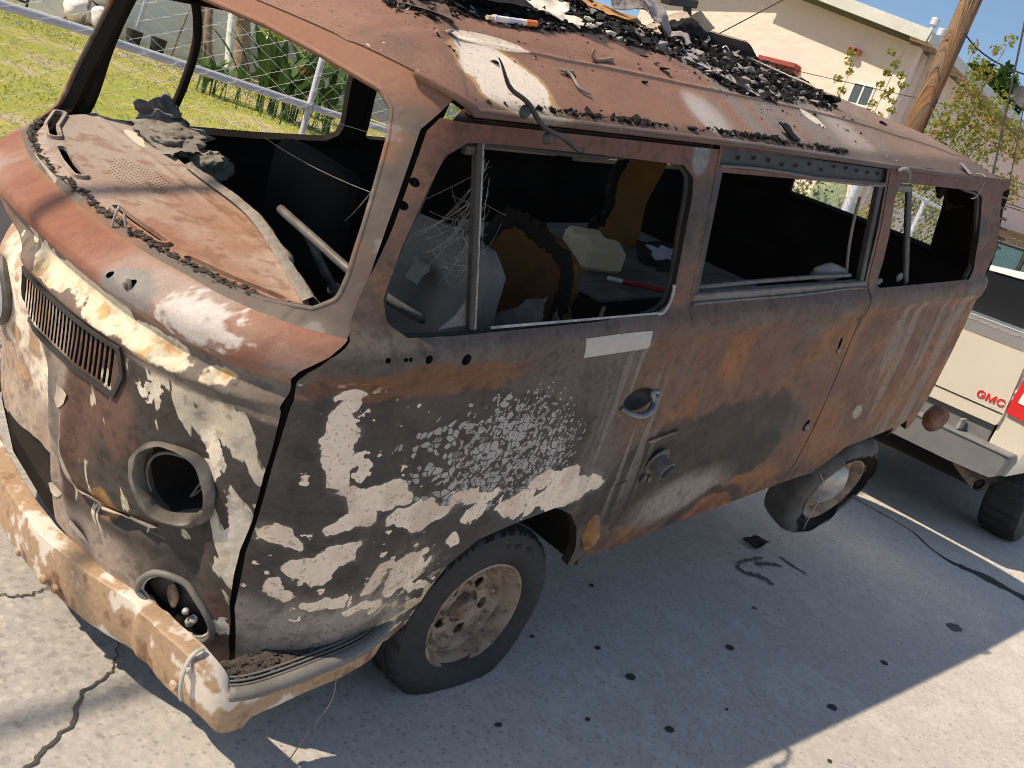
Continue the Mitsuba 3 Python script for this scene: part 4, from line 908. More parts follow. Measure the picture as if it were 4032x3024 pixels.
def drape(c, nu=28, nv=20, amp=.03, fr=6.0, seed=0, th=.003, rag=.0, curl=0.0):
    c = np.array(c, float); u, v = np.meshgrid(np.linspace(0, 1, nu), np.linspace(0, 1, nv)); u, v = u.ravel(), v.ravel()
    if rag:
        ed = 1 - 4 * rag * meshkit.fbm(np.stack([u * 3 + seed, v * 3, u * 0], 1), 3, seed + 5) * 0; u2 = .5 + (u - .5) * (1 - rag * meshkit.fbm(np.stack([v * 6, v * 0 + seed, (u > .5) * 3.0], 1), 3, seed)); v2 = .5 + (v - .5) * (1 - rag * meshkit.fbm(np.stack([u * 6, u * 0 + seed, (v > .5) * 3.0 + 7], 1), 3, seed))
    else: u2, v2 = u, v
    P_ = c[0] * ((1 - u2) * (1 - v2))[:, None] + c[1] * (u2 * (1 - v2))[:, None] + c[2] * (u2 * v2)[:, None] + c[3] * ((1 - u2) * v2)[:, None]
    n = np.cross(c[1] - c[0], c[3] - c[0]); n /= np.linalg.norm(n)
    h = amp * 2 * (meshkit.fbm(P_ * fr + seed * 5.1, 4, seed) - .5) + curl * (u - .5) ** 2
    rid = np.abs(meshkit.fbm(P_ * fr * .8 + 9, 2, seed + 1) - .5) * amp * 1.6
    P_ = P_ + n * (h - rid)[:, None]; i, j = np.meshgrid(np.arange(nv - 1), np.arange(nu - 1), indexing='ij'); q = np.stack([i * nu + j, i * nu + j + 1, (i + 1) * nu + j + 1, (i + 1) * nu + j], -1).reshape(-1, 4)
    F = np.vstack([q[:, [0, 1, 2]], q[:, [0, 2, 3]]]); t = trimesh.Trimesh(P_, F, process=False); N = t.vertex_normals
    return trimesh.Trimesh(np.vstack([P_, P_ - N * th]), np.vstack([F, F[:, ::-1] + len(P_)]), process=False)


def rest(key, mesh, mat, label, category, smooth=True, group=None):
    key = numbered(key); scene[key] = mikit.ply(mesh, mat, smooth, to_world=VAN); labels[key] = dict(label=label, category=category)
    if group: labels[key]['group'] = group
    return key


rest('ash_lump', cat([lump(.10, 4, .8, 31, (1.0, 1.35, .34)).apply_translation([.475, -.55, 1.225]), lump(.062, 4, .8, 12, (1.0, 1.1, .75)).apply_translation([.44, -.68, 1.255]), lump(.055, 4, .9, 7, (1.2, 1.0, .6)).apply_translation([.50, -.44, 1.222]), lump(.06, 4, .8, 21, (1.0, .9, .9)).apply_translation([.435, -.37, 1.185]), drape([(.58, -.30, 1.205), (.60, -.56, 1.228), (.48, -.60, 1.25), (.45, -.34, 1.22)], 40, 30, .03, 9, 3, .004, .25)]), 'mat_ash_cloth', 'grey melted ash lump slumped over the far end of the dashboard', 'ash')
sw_ = spline([(.49, .14, 1.225), (.492, .25, 1.213), (.488, .36, 1.197), (.47, .50, 1.170), (.42, .58, 1.14), (.34, .60, 1.10)], 30); STW = vpart('steering_wheel', tube(sw_, .0125, 10), 'mat_grey_metal', True, label='bent remains of the steering wheel')
vpart('spoke', tube(spline([(.487, .215, 1.214), (.455, .265, 1.16), (.425, .300, 1.10), (.385, .305, 1.04), (.37, .31, 1.0)], 20), [.008] * 6 + [.012] * 8 + [.02] * 6, 8), 'mat_grey_metal', True, parent=STW)
vpart('steering_column', tube(np.array([[.37, .31, 1.01], [.62, .33, .62]]), .03, 10), 'mat_black_metal', True, parent=STW)
flat('burnt_vinyl', (.15, .142, .13), .8, var=.55, sc=9, bumpy=.005); flat('brown_foam', (.115, .052, .016), .95, var=.35, sc=26, bumpy=.004)
sb = rbox((.16, .36, .46), .05); sb = sb.subdivide().subdivide().subdivide(); v = sb.vertices; v += .05 * (np.stack([meshkit.fbm(v * 5 + k * 7, 3, k) for k in range(3)], 1) - .5); v[:, 0] += .04 * (v[:, 2] / .2) ** 2
sb.apply_transform(trimesh.transformations.rotation_matrix(math.radians(-14), (0, 1, 0))); sb.apply_translation([.135, .425, 1.03]); SEAT = vpart('driver_seat', sb, 'mat_burnt_vinyl', 50, label='grey burnt seat back with stained split cover')
vpart('seat_cushion', rbox((.46, .44, .16), .04).apply_translation([.30, .42, .76]), 'mat_burnt_vinyl', 40, parent=SEAT)
vpart('seat_box', rbox((.50, .9, .34), .01).apply_translation([.22, .25, .55]), 'mat_char', False, parent=SEAT)
vpart('torn_cover', drape([(.06, .52, 1.06), (-.10, .62, 1.17), (-.10, .60, .92), (.02, .50, .88)], 24, 20, .03, 8, 4, .004, .2), 'mat_ash_cloth', True, parent=SEAT)
vpart('torn_flap', drape([(.235, .40, 1.20), (.23, .47, 1.19), (.24, .46, 1.12), (.245, .41, 1.13)], 14, 14, .02, 18, 8, .004, .3), 'mat_ash_cloth', True, parent=SEAT)
vpart('slat', bar((.245, .345, 1.06), (.260, .335, .97), .012, .006, .002), 'mat_tape', False, parent=SEAT)
lb = rbox((.10, .40, .42), .03).subdivide().subdivide(); v = lb.vertices; v += .04 * (np.stack([meshkit.fbm(v * 6 + k * 5, 3, k) for k in range(3)], 1) - .5); lb.apply_translation([.10, -.30, 1.05]); vpart('passenger_seat', lb, 'mat_char', 50)
bo = Polygon([(.235, .83), (.235, 1.16), (.27, 1.235), (.33, 1.275), (.40, 1.262), (.50, 1.255), (.575, 1.215), (.597, 1.15), (.58, 1.09), (.600, 1.06), (.59, .98), (.57, .83)])
bm_ = trimesh.creation.extrude_polygon(bo.buffer(.01).segmentize(.02), .045); mt = np.eye(4); mt[:3, :3] = np.array([[0, 0, 1], [1, 0, 0], [0, 1, 0]]); mt[:3, 3] = (-.235, 0, 0); bm_.apply_transform(mt); vpart('bulkhead_board', bm_, 'mat_brown_foam', False, label='orange brown scorched board behind the driver seat')
vpart('board_char', cat([lump(R0, 2, .8, i, (.35, 1.1, 1.3)).apply_translation(q) for i, (q, R0) in enumerate(zip(spline([(-.185, .238, 1.14), (-.185, .27, 1.235), (-.185, .33, 1.276), (-.185, .45, 1.262), (-.185, .57, 1.218), (-.185, .592, 1.12), (-.185, .590, .9)], 46), .010 + .014 * rng.random(46)))]), 'mat_char', True)
vpart('pale_tear', drape([(-.185, .585, 1.10), (-.185, .620, 1.06), (-.185, .60, 1.02), (-.185, .578, 1.04)], 12, 12, .015, 20, 3, .003, .3), 'mat_ash_cloth', True)
vpart('curved_hook', tube(spline([(-.30, .66, 1.12), (-.29, .665, 1.08), (-.30, .655, 1.02), (-.32, .63, .98)], 16), .007, 6), 'mat_wheel_rust', True)
flat('burnt_wood', (.13, .12, .105), .9, var=.5, sc=16, bumpy=.003); vpart('cabinet', rbox((1.1, .82, .56), .01).apply_translation([-1.32, -.11, .665]), 'mat_char', False)
for k in range(5): vpart('table_board', rbox((1.1, .160, .014), .003).apply_translation([-1.32, -.44 + .165 * k, .955]), 'mat_burnt_wood', False)
flat('cream_foam', (.66, .54, .36), .9, var=.12, sc=20, bumpy=.003)
fb = rbox((.17, .27, .105), .018).subdivide().subdivide().subdivide(); v = fb.vertices; v[:, 2] += .012 * np.sin(v[:, 1] * 28) * (v[:, 2] > 0) + .012 * (meshkit.fbm(v * 14, 3, 2) - .5); fb.apply_transform(trimesh.transformations.rotation_matrix(math.radians(-24), (0, 0, 1))); fb.apply_translation([-1.07, -.035, 1.018]); rest('foam_block', fb, 'mat_cream_foam', 'cream foam block lying on the burnt boards inside the van', 'foam', 50)
scene['mat_red'] = two(principled((.45, .02, .025), .5)); scene['mat_white'] = two(principled((.75, .73, .70), .5)); scene['mat_lilac'] = two(principled((.55, .56, .66), .5)); scene['mat_green'] = two(principled((.12, .30, .20), .6)); scene['mat_orange'] = two(principled((.75, .19, .03), .4))
pn = thing('marker_pen', 'red and white pen lying on the burnt boards inside the van', 'pen')
scene[pn + '__barrel'] = mikit.ply(tube(np.array([(-1.03, .175, .972), (-1.17, .290, .972)]), .0085, 10), 'mat_red', 40, to_world=VAN); scene[pn + '__cap'] = mikit.ply(tube(np.array([(-.985, .138, .972), (-1.03, .175, .972)]), .0095, 10), 'mat_white', 40, to_world=VAN)
rest('striped_rag', cat([drape([(-1.42, .02, 1.00), (-1.60, .14, 1.01), (-1.62, .04, 1.05), (-1.45, -.08, 1.03)], 24, 14, .05, 9, 2, .003, .2)]), 'mat_lilac', 'pale lilac rag behind the cream foam block', 'rag')
rest('dark_rag', cat([drape([(-1.36, .00, .975), (-1.60, .18, .975), (-1.66, .02, 1.06), (-1.42, -.12, 1.04)], 30, 20, .06, 8, 5, .004, .2), drape([(-1.36, .10, .97), (-1.46, .22, .97), (-1.52, .12, 1.01), (-1.42, .02, 1.0)], 20, 14, .05, 11, 7, .004, .2)]), 'mat_rubber', 'dark crumpled rag heaped beside the cream foam block', 'rag')
wb = rng.normal(size=(60, 3)); web = []
for k in range(46):
    a = side_pt(.43 + rng.uniform(-.03, .0), rng.uniform(1.30, 1.58), -.02); b_ = np.array([.30 + rng.uniform(-.1, .1), rng.uniform(.45, .72), rng.uniform(1.22, 1.42)]); m_ = (a + b_) / 2 - [0, 0, rng.uniform(0, .05)]
    web.append(tube(spline([a, m_, b_], 8), .00035, 3, cap=False))
for a, b_ in (((.62, .70, 1.50), (.40, .30, 1.25)), ((.64, .70, 1.45), (.42, -.10, 1.35)), ((.60, .69, 1.56), (.55, -.05, 1.50))): web.append(tube(spline([a, (np.array(a) + b_) / 2 - [0, 0, .01], b_], 8), .0005, 3, cap=False))
k = numbered('cobweb'); scene[k] = mikit.ply(cat(web), 'mat_tape', False, to_world=VAN); labels[k] = dict(label='white cobwebs stretched between the driver door post and the seat', category='cobweb', kind='stuff')
# ---------------------------------------------------------------- the heap of burnt stuff on the roof
flat('charcoal', (.013, .0125, .0125), .75, var=.8, sc=60, bumpy=.004, specular=.25); flat('brown_crust', (.115, .075, .058), .8, var=.4, sc=22, bumpy=.004); flat('grey_sheet', (.26, .235, .235), .8, var=.35, sc=16, bumpy=.003); flat('pale_ash', (.62, .56, .48), .9, var=.25, sc=26, bumpy=.004)
flat('tan_sheet', (.42, .345, .265), .8, var=.4, sc=12, bumpy=.004); flat('ochre', (.36, .19, .07), .8, var=.4, sc=18, bumpy=.003)
RX = rf.vertices[:, :2]; from scipy.spatial import cKDTree
RT = cKDTree(RX)
def rz(x, y):
    d, k = RT.query(np.stack([np.atleast_1d(x), np.atleast_1d(y)], 1), k=4); w = 1 / (d + 1e-4); return (rf.vertices[k, 2] * w).sum(1) / w.sum(1)


def flake(s, flatn=.3, k=0):
    pts = rng.uniform(-1.2, 1.2, size=(11, 3)) * np.array([1, rng.uniform(.4, 1), flatn]); m = trimesh.convex.convex_hull(pts * s / 2); m.apply_transform(trimesh.transformations.euler_matrix(*rng.uniform(-.5, .5, 2), rng.uniform(0, 6.3))); return m


EDGE = pch([(-1.75, .10), (-1.60, .47), (-1.45, .53), (-1.31, .52), (-.9, .56), (-.76, .53), (-.6, .42), (-.45, .40), (-.3, .37), (-.1, .42), (.1, .46), (.3, .46), (.42, .52), (.49, .47), (.52, .2)])
ms, grey_ms = [], []
for k in range(6500):
    x = rng.uniform(-1.72, .50); e_ = float(EDGE(x)); dens = rng.random(); y = e_ - abs(rng.normal()) * .20 - .01
    if rng.random() < .04: y = e_ + rng.random() ** 2 * .18
    if y < -.6: continue
    if x > .05 and rng.random() < .35: continue
    s = rng.gamma(1.6, .0075) + .004; s = min(s, .06) * (1 if y < e_ else .45)
    pile = (.004 if -.36 < x < .12 or -.84 < x < -.5 else .018) * np.clip((e_ - y) / .15, 0, 1.2) * rng.random() * (1.5 if -1.0 < x < -.2 else .6)
    m = flake(s, rng.uniform(.15, .5)); m.apply_translation([x, y, float(rz(x, y)[0]) + s * .12 + pile]); (grey_ms if rng.random() < .16 else ms).append(m)
k = numbered('charred_debris'); scene[k] = mikit.ply(cat(ms), 'mat_charcoal', False, to_world=VAN); labels[k] = dict(label='black charred flakes heaped along the roof', category='debris', kind='stuff')
k = numbered('ash_debris'); scene[k] = mikit.ply(cat(grey_ms), 'mat_grey_sheet', False, to_world=VAN); labels[k] = dict(label='grey ash flakes among the black debris on the roof', category='debris', kind='stuff')
# crumbs caught in the gutter
ms = []
for k in range(520):
    x = rng.choice([rng.uniform(-1.25, -.45), rng.uniform(-.2, .25), rng.uniform(-.5, .5)], p=[.6, .25, .15]); s = rng.gamma(1.6, .0045) + .003; m = flake(s, .6); m.apply_translation([x, .757 - abs(rng.normal()) * .012, 1.668 - .01 * (x < -.8) + rng.random() * .012 * (1 if x < -.4 else .5)]); ms.append(m)
k = numbered('gutter_debris'); scene[k] = mikit.ply(cat(ms), 'mat_charcoal', False, to_world=VAN); labels[k] = dict(label='black crumbs lying in the rain gutter above the doors', category='debris', kind='stuff')
def on_roof(corners, up, nu=30, nv=18, amp=.01, fr=9, seed=0, th=.006, rag=.2):
    c = [(x, y, float(rz(x, y)[0]) + up) for x, y in corners]; return drape(c, nu, nv, amp, fr, seed, th, rag)
rest('brown_slab', on_roof([(.49, .46), (.36, .525), (.33, .45), (.44, .40)], .018, amp=.012, th=.012), 'mat_brown_crust', 'brown flat slab at the front end of the heap on the roof', 'slab')
rest('layered_mat', cat([on_roof([(.30, .445), (-.02, .405), (.02, .33), (.30, .36)], .016 + .012 * k, 40, 14, .012, 12, k, .005, .25) for k in range(3)]), 'mat_charcoal', 'charred layered mat behind the syringe', 'mat')
rest('scorched_foil', cat([drape([(.10, .33, 1.875), (-.18, .36, 1.852), (-.32, .20, 1.895), (.04, .18, 1.91)], 40, 30, .045, 9, 4, .002, .25), drape([(.02, .37, 1.848), (-.24, .375, 1.842), (-.27, .33, 1.862), (0, .32, 1.875)], 30, 12, .02, 10, 6, .002, .3)]), 'mat_pale_ash', 'crumpled pale scorched sheet at the top of the heap', 'sheet')
rest('ochre_board', drape([(-.36, .24, 1.895), (-.74, .22, 1.868), (-.76, .10, 1.895), (-.38, .10, 1.925)], 30, 14, .014, 9, 3, .012, .15), 'mat_ochre', 'orange brown scorched board lying across the heap', 'board')
rest('crumpled_cloth', cat([drape([(-.55, .20, 1.93), (-.68, .17, 1.945), (-.84, .33, 1.840), (-.72, .34, 1.846)], 34, 34, .05, 11, 2, .003, .15), drape([(-.50, .1, 1.97), (-.76, .08, 1.97), (-.74, .18, 1.90), (-.55, .19, 1.90)], 34, 24, .05, 9, 8, .003, .15)]), 'mat_grey_sheet', 'grey crumpled cloth spilling down from the heap', 'cloth')
rest('curled_sheet', drape([(-.90, .14, 1.955), (-1.06, .12, 1.945), (-1.03, .20, 1.875), (-.84, .22, 1.880)], 26, 22, .016, 16, 3, .003, .15, .5), 'mat_tan_sheet', 'pale curled metal sheet standing on the heap', 'sheet')
rest('curled_sheet', drape([(-1.06, .12, 1.968), (-1.10, .10, 1.960), (-1.21, .12, 1.930), (-1.12, .15, 1.905)], 22, 18, .014, 16, 5, .003, .15, .5), 'mat_tan_sheet', 'brown curled metal sheet at the right end of the heap', 'sheet')
rest('black_chunk', cat([lump(.055, 3, .6, 3, (1.3, .8, .8)).apply_translation([-.95, .19, 1.885]), lump(.04, 3, .6, 9, (1.5, .8, .9)).apply_translation([-.86, .20, 1.875])]), 'mat_charcoal', 'knobbly black lump between the curled sheets', 'lump')
bw = []
for t in np.linspace(0, 1, 26):
    x = -1.10 - .42 * t; top = 1.909 - .004 * t - .085 * max(0, (t - .72) / .28) ** 1.6; bw.append([(x, .13 + .05 * t, float(rz(x, .13)[0]) - .01), (x, .125 + .05 * t, (top + float(rz(x, .13)[0])) / 2), (x, .10 + .05 * t, top), (x - .005, .085 + .05 * t, top + .004), (x - .01, .02 + .05 * t, top - .025)])
bw = np.array(bw).transpose(1, 0, 2); bk = thing('roof_board', 'dark board with frayed pale edge standing on the far side of the roof', 'board')
scene[bk + '__face'] = mikit.ply(loft(list(bw[:3])), 'mat_char', True, to_world=VAN); scene[bk + '__edge'] = mikit.ply(loft(list(bw[2:] + .004 * (meshkit.fbm(bw[2:].reshape(-1, 3) * 60, 2, 1).reshape(3, -1, 1) - .5))), 'mat_tan_sheet', True, to_world=VAN)
rest('metal_beam', cat([bar((-1.28, -.2, 1.975), (-1.46, -.2, 1.99), .05, .03), bar((-1.42, -.2, 1.985), (-1.44, -.19, 1.93), .04, .02)]), 'mat_black_metal', 'dark bent beam sticking up at the back of the heap', 'beam', False)
rest('grey_flat_sheet', on_roof([(-.64, .42), (-.90, .57), (-.94, .49), (-.72, .36)], .012, amp=.006, th=.004), 'mat_grey_sheet', 'flat lilac grey sheet below the right part of the heap', 'sheet')
rest('pale_strip', on_roof([(-1.18, .30), (-1.52, .43), (-1.53, .41), (-1.20, .28)], .030, 30, 6, .004, 9, 3, .004, .2), 'mat_tan_sheet', 'pale narrow strip through the right end of the debris', 'strip')
rest('black_flap', drape([(-.83, .688, 1.712), (-.90, .690, 1.715), (-.93, .745, 1.672), (-.86, .748, 1.676)], 18, 18, .014, 16, 3, .004, .3), 'mat_charcoal', 'black torn flap hanging above the rear edge of the front door', 'flap')
rest('grey_flap', drape([(-2.36, .705, 1.672), (-2.42, .70, 1.668), (-2.47, .742, 1.632), (-2.40, .748, 1.632)], 10, 10, .004, 16, 3, .004, .1), 'mat_grey_sheet', 'grey flap of metal lifted at the rear edge of the roof', 'flap')
for k, (x, y, s) in enumerate([(-.446, .512, .030), (-.416, .451, .030), (-2.016, .483, .035), (-.635, .485, .018), (.074, .619, .016), (-.26, .60, .02)]):
    rest('charcoal_chip', flake(s, .3).apply_translation([x, y, float(rz(x, y)[0]) + s * .2]), 'mat_charcoal', ['larger black chip on the bare roof midway above the front door', 'flat black chip just below the edge of the debris above the front door', 'black chip lying alone on the brown rear part of the roof', 'tiny black chip beside the flat lilac grey sheet', 'tiny black chip near the forked grey twig', 'black chip on the roof seam above the front door'][k], 'chip', False)
rest('black_chip', flake(.075, .35).apply_translation([-1.58, .45, 1.795]), 'mat_charcoal', 'large black chip at the right tip of the debris', 'chip', False)
# syringe
sy_ = thing('syringe', 'white syringe with an orange cap lying on the roof', 'syringe'); a_, b_ = np.array([.218, .459, 0]), np.array([.024, .431, 0]); a_[2] = rz(a_[0], a_[1])[0] + .013; b_[2] = rz(b_[0], b_[1])[0] + .013
for nm, t0, t1, r, mat in (('plunger', 0, .13, .0055, 'mat_cream_foam'), ('collar', .12, .17, .009, 'mat_lilac'), ('barrel', .17, .40, .0075, 'mat_white'), ('ink_band', .40, .66, .0076, 'mat_lilac'), ('label_band', .66, .77, .0077, 'mat_white'), ('cap', .77, 1.0, .0085, 'mat_orange')):
    scene[sy_ + '__' + nm] = mikit.ply(tube(np.array([a_ + (b_ - a_) * t0, a_ + (b_ - a_) * t1]), r, 12), mat, 40, to_world=VAN)
wr = thing('bare_wire', 'thin bent wire with a pale tuft rising from the debris', 'wire')
scene[wr + '__strand'] = mikit.ply(tube(spline([(-1.036, .2, 1.880), (-1.067, .2, 1.862), (-1.152, .21, 1.842), (-1.152, .205, 1.858), (-1.173, .2, 1.876), (-1.190, .205, 1.868), (-1.222, .21, 1.838)], 40), .0026, 6), 'mat_white', True, to_world=VAN); scene[wr + '__tuft'] = mikit.ply(lump(.020, 2, .6, 3, (1.3, .8, 1)).apply_translation([-1.03, .2, 1.882]), 'mat_pale_ash', True, to_world=VAN)
rest('rusty_hook', tube(spline([(-.098, .537, 1.80), (-.10, .535, 1.785), (-.13, .53, 1.775), (-.20, .52, 1.782)], 14), .005, 6), 'mat_wheel_rust', 'short rusty hook lying below the heap on the roof', 'hook')
rest('white_fluff', cat([lump(.008, 2, .9, k, (2.4, 1, .7)).apply_translation(q) for k, q in enumerate([(-.26, .36, 1.845), (-.30, .34, 1.85), (-.34, .37, 1.84), (-.28, .33, 1.86)])]), 'mat_pale_ash', 'white fluffy ash shreds in the left part of the heap', 'ash')
rest('tangled_twig', cat([tube(spline([(.10, .62, 1.745), (.07, .64, 1.735), (.075, .66, 1.725), (.05, .69, 1.71)], 14), .004, 5), tube(spline([(.09, .625, 1.745), (.045, .615, 1.745)], 6), .004, 5)]), 'mat_ash_cloth', 'forked grey twig on the roof beside the white patch', 'twig')
# trim strip torn off the drip moulding
ts = thing('trim_strip', 'black bent trim strip hanging over the top edge of the front door', 'trim strip')
tp_ = spline([(.497, .82, 1.768), (.472, .823, 1.738), (.455, .826, 1.718), (.404, .83, 1.696), (.350, .84, 1.654), (.285, .845, 1.634), (.225, .836, 1.612), (.185, .822, 1.604)], 50)
scene[ts + '__blade'] = mikit.ply(tube(tp_, np.r_[np.linspace(.002, .008, 12), np.full(38, .0085)], 8, flat=.6), 'mat_black_metal', True, to_world=VAN)
for k, q in enumerate((tp_[18], tp_[30])): scene[ts + '__clip' + (f'_{k:03d}' if k else '')] = mikit.ply(lump(.014, 1, .3, k, (1.2, .6, 1)).apply_translation(q + [.008, 0, -.014]), 'mat_black_metal', False, to_world=VAN)
rest('tan_hose', tube(spline([(-1.575, .80, 1.627), (-1.61, .81, 1.640), (-1.65, .815, 1.622), (-1.665, .815, 1.595)], 14), .0075, 8), 'mat_ash_cloth', 'short tan hose hooked over the gutter near the rear window', 'hose')
rest('white_thread', tube(spline([(-2.52, .74, 1.640), (-2.55, .77, 1.635), (-2.52, .785, 1.60), (-2.50, .79, 1.57), (-2.44, .79, 1.545)], 24), .0028, 5), 'mat_tape', 'white twisted thread hanging from the rear gutter', 'thread')
# ---------------------------------------------------------------- ground
def concrete(p, n, uv):
    x, y = p.x, p.y
    n1 = fbm(x * 1.1, y * 1.1, 3, 4); n2 = fbm(x * 7, y * 7, 1, 4); n3 = fbm(x * 60, y * 60, 2, 3)
    agg = smoothstep(.2, 1.0, x - y * .5 + (n1 - .5) * .8)
    c = mix((.49, .465, .43), (.41, .39, .365), n1); c = mix(c, (.52, .50, .465), smoothstep(.5, .7, n2) * .6)
    c = mix(c, (.33, .325, .315), agg * .65)
    v1, v2, vr = voronoi(x * 55, y * 55); pit = smoothstep(.34, .24, v1) * smoothstep(.78, .86, vr); c = mix(c, (.24, .23, .22), pit * .8)
    v1, v2, vr = voronoi(x * 28 + n2, y * 28); st = smoothstep(.36, .28, v1); c = mix(c, (.55, .52, .46), st * agg * smoothstep(.55, .7, vr) * .6); c = mix(c, (.20, .195, .19), st * agg * smoothstep(.30, .22, vr) * .6)
    c = mix(c, mix((.22, .21, .20), (.62, .59, .55), n3), .30); c = c * (.92 + .16 * noise(x * 210, y * 210, 3))
    v1, v2, vr = voronoi(x * 9 + n2 * .4, y * 9); c = mix(c, (.24, .23, .22), smoothstep(.12, .07, v1) * smoothstep(.93, .96, vr) * .5)
    return c


scene['mat_concrete'] = two(bump(principled(P(concrete), .85, specular=.25), lambda p, n, uv: .0012 * fbm(p.x * 90, p.y * 90, 1, 3) + .0010 * noise(p.x * 35, p.y * 35, 3)))
def quad(x0, y0, x1, y1, z, n=1):
    v = np.array([[x0, y0, z], [x1, y0, z], [x1, y1, z], [x0, y1, z]], float); return trimesh.Trimesh(v, [[0, 1, 2], [0, 2, 3]], process=False)
add('driveway', quad(-30, -2.6, 30, 30, 0), 'mat_concrete', False, label='grey speckled concrete driveway', kind='structure')
# ---------------------------------------------------------------- lawn, fence
LZ = .70
def lawn_c(p, n, uv):
    n1 = fbm(p.x * .9, p.y * .9, 1, 4); n2 = fbm(p.x * 6, p.y * 6, 2, 4); n3 = fbm(p.x * 40, p.y * 40, 3, 3)
    c = mix((.30, .32, .07), (.42, .36, .14), smoothstep(.40, .62, n1 * .6 + n2 * .4)); c = mix(c, (.24, .27, .06), smoothstep(.5, .7, n3) * .5)
    return mix(c, (.42, .35, .26), smoothstep(.60, .66, n1 * .5 + n2 * .5 + .08 * smoothstep(-8.0, -11.5, p.y)))


scene['mat_lawn'] = two(bump(principled(P(lawn_c), .95, specular=.1), lambda p, n, uv: .02 * fbm(p.x * 45, p.y * 45, 1, 3)))
def grid(x0, y0, x1, y1, nx, ny, fz):
    x, y = np.meshgrid(np.linspace(x0, x1, nx), np.linspace(y0, y1, ny)); x, y = x.ravel(), y.ravel(); i, j = np.meshgrid(np.arange(ny - 1), np.arange(nx - 1), indexing='ij')
    q = np.stack([i * nx + j, i * nx + j + 1, (i + 1) * nx + j + 1, (i + 1) * nx + j], -1).reshape(-1, 4); return trimesh.Trimesh(np.stack([x, y, fz(x, y)], 1), np.vstack([q[:, [0, 1, 2]], q[:, [0, 2, 3]]]), process=False)
add('lawn', grid(-60, -70, 25, -2.62, 90, 90, lambda x, y: LZ + .05 * (meshkit.fbm(np.stack([x * .5, y * .5, x * 0], 1), 3, 2) - .5)), 'mat_lawn', True, label='patchy green and straw coloured lawn behind the chain link fence', kind='structure')
add('lawn_kerb', rbox((85, .12, LZ + .02), .01).apply_translation([-17.5, -2.56, (LZ + .02) / 2]), 'mat_concrete', False, label='low concrete edge that holds the lawn', kind='structure')
gx, gy = rng.uniform(-10, 2.2, 60000), -rng.uniform(0, 1, 60000) ** 1.3 * 12 - 2.7; ga = rng.uniform(0, 6.28, 60000); gh = rng.uniform(.004, .020, 60000); gl = rng.uniform(-.03, .03, (60000, 2)); gw = .003 + .0006 * -gy
b = np.stack([gx, gy, np.full(60000, LZ - .005)], 1); dx = np.stack([np.cos(ga) * gw, np.sin(ga) * gw, ga * 0], 1)
gv = np.stack([b - dx, b + dx, b + np.stack([gl[:, 0], gl[:, 1], gh + .01], 1)], 1).reshape(-1, 3)
flat('grass', (.32, .33, .09), .8, var=.35, sc=1.4); add('grass', trimesh.Trimesh(gv, np.arange(180000).reshape(-1, 3), process=False), 'mat_grass', False, label='short dry grass blades on the lawn', category='grass', kind='stuff')
FY, FT, FB = -2.30, 2.44, .62
flat('galvanised', (.66, .67, .68), .45, .25, var=.15, sc=30); flat('galv_pipe', (.60, .62, .68), .45, .25, var=.10, sc=12)
fk = thing('chain_link_fence', 'galvanised chain link fence with pipe rails beside the lawn', 'fence')
pitch = .082; nseg = int((FT + .05 - FB) / (pitch / 2)); zz = FB + np.arange(nseg + 1) * pitch / 2
xk = np.arange(1.75, -13.6, -pitch)
for i, x in enumerate(xk):
    s = 1 if i % 2 == 0 else -1; pts = []
    for j, z in enumerate(zz):
        xx = x - (pitch / 2 if (i + j) % 2 == 0 else -pitch / 2) * 1.05; yo = .004 * (1 if (i + j) % 2 == 0 else -1)
        pts.append((xx + rng.normal() * .0012, FY + yo, z + .004 * math.sin(x * 3)))
    pts.append((x, FY, zz[-1] + .035))
    r = .0025
    scene[numbered(fk + '__wire')] = mikit.ply(tube(np.array(pts), r, 4, cap=False), 'mat_galvanised', True)
def frail(a, b, r, name='rail'): scene[numbered(fk + '__' + name)] = mikit.ply(tube(spline([a, (np.array(a) + b) / 2, b], 6), r, 14), 'mat_galv_pipe', True)
frail((2.2, FY - .03, 1.372), (.115, FY - .03, 1.374), .021); frail((.075, FY - .03, 1.362), (-1.06, FY - .03, 1.338), .021); frail((-1.10, FY - .03, 1.337), (-3.0, FY - .03, 1.33), .019); frail((-3.05, FY - .03, 1.71), (-8.2, FY - .03, 1.70), .019)
frail((2.2, FY - .03, 2.44), (-14, FY - .03, 2.44), .021)
frail((-1.082, FY - .03, .55), (-1.082, FY - .03, 2.46), .018, 'post'); frail((.095, FY - .03, .55), (.095, FY - .03, 2.46), .012, 'post')
for x, r in ((-3.05, .046), (-6.1, .026), (-8.25, .048), (-10.38, .028), (-12.3, .028)): frail((x, FY - .045, .5), (x + (.0), FY - .045, 2.47), r, 'post')
for z in (.9, 1.3, 1.75, 2.1): scene[numbered(fk + '__tie')] = mikit.ply(lathe([(.05, -.012), (.052, -.012), (.052, .012), (.05, .012)], 20, 'z').apply_translation([-8.25, FY - .045, z]), 'mat_galvanised', True)
frail((-8.30, FY - .06, 2.2), (-9.2, FY - .06, .75), .02, 'brace')
# ---------------------------------------------------------------- plants
def leaf_mat(name, a, b, tr=.5):
    fn = lambda p, n, uv: mix(a, b, fbm(p.x * 9, p.y * 9, p.z * 9, 3))
    scene['mat_' + name] = dict(type='principledthin', base_color=P(fn), roughness=.5, diff_trans=tr, spec_trans=0.0, eta=1.3)


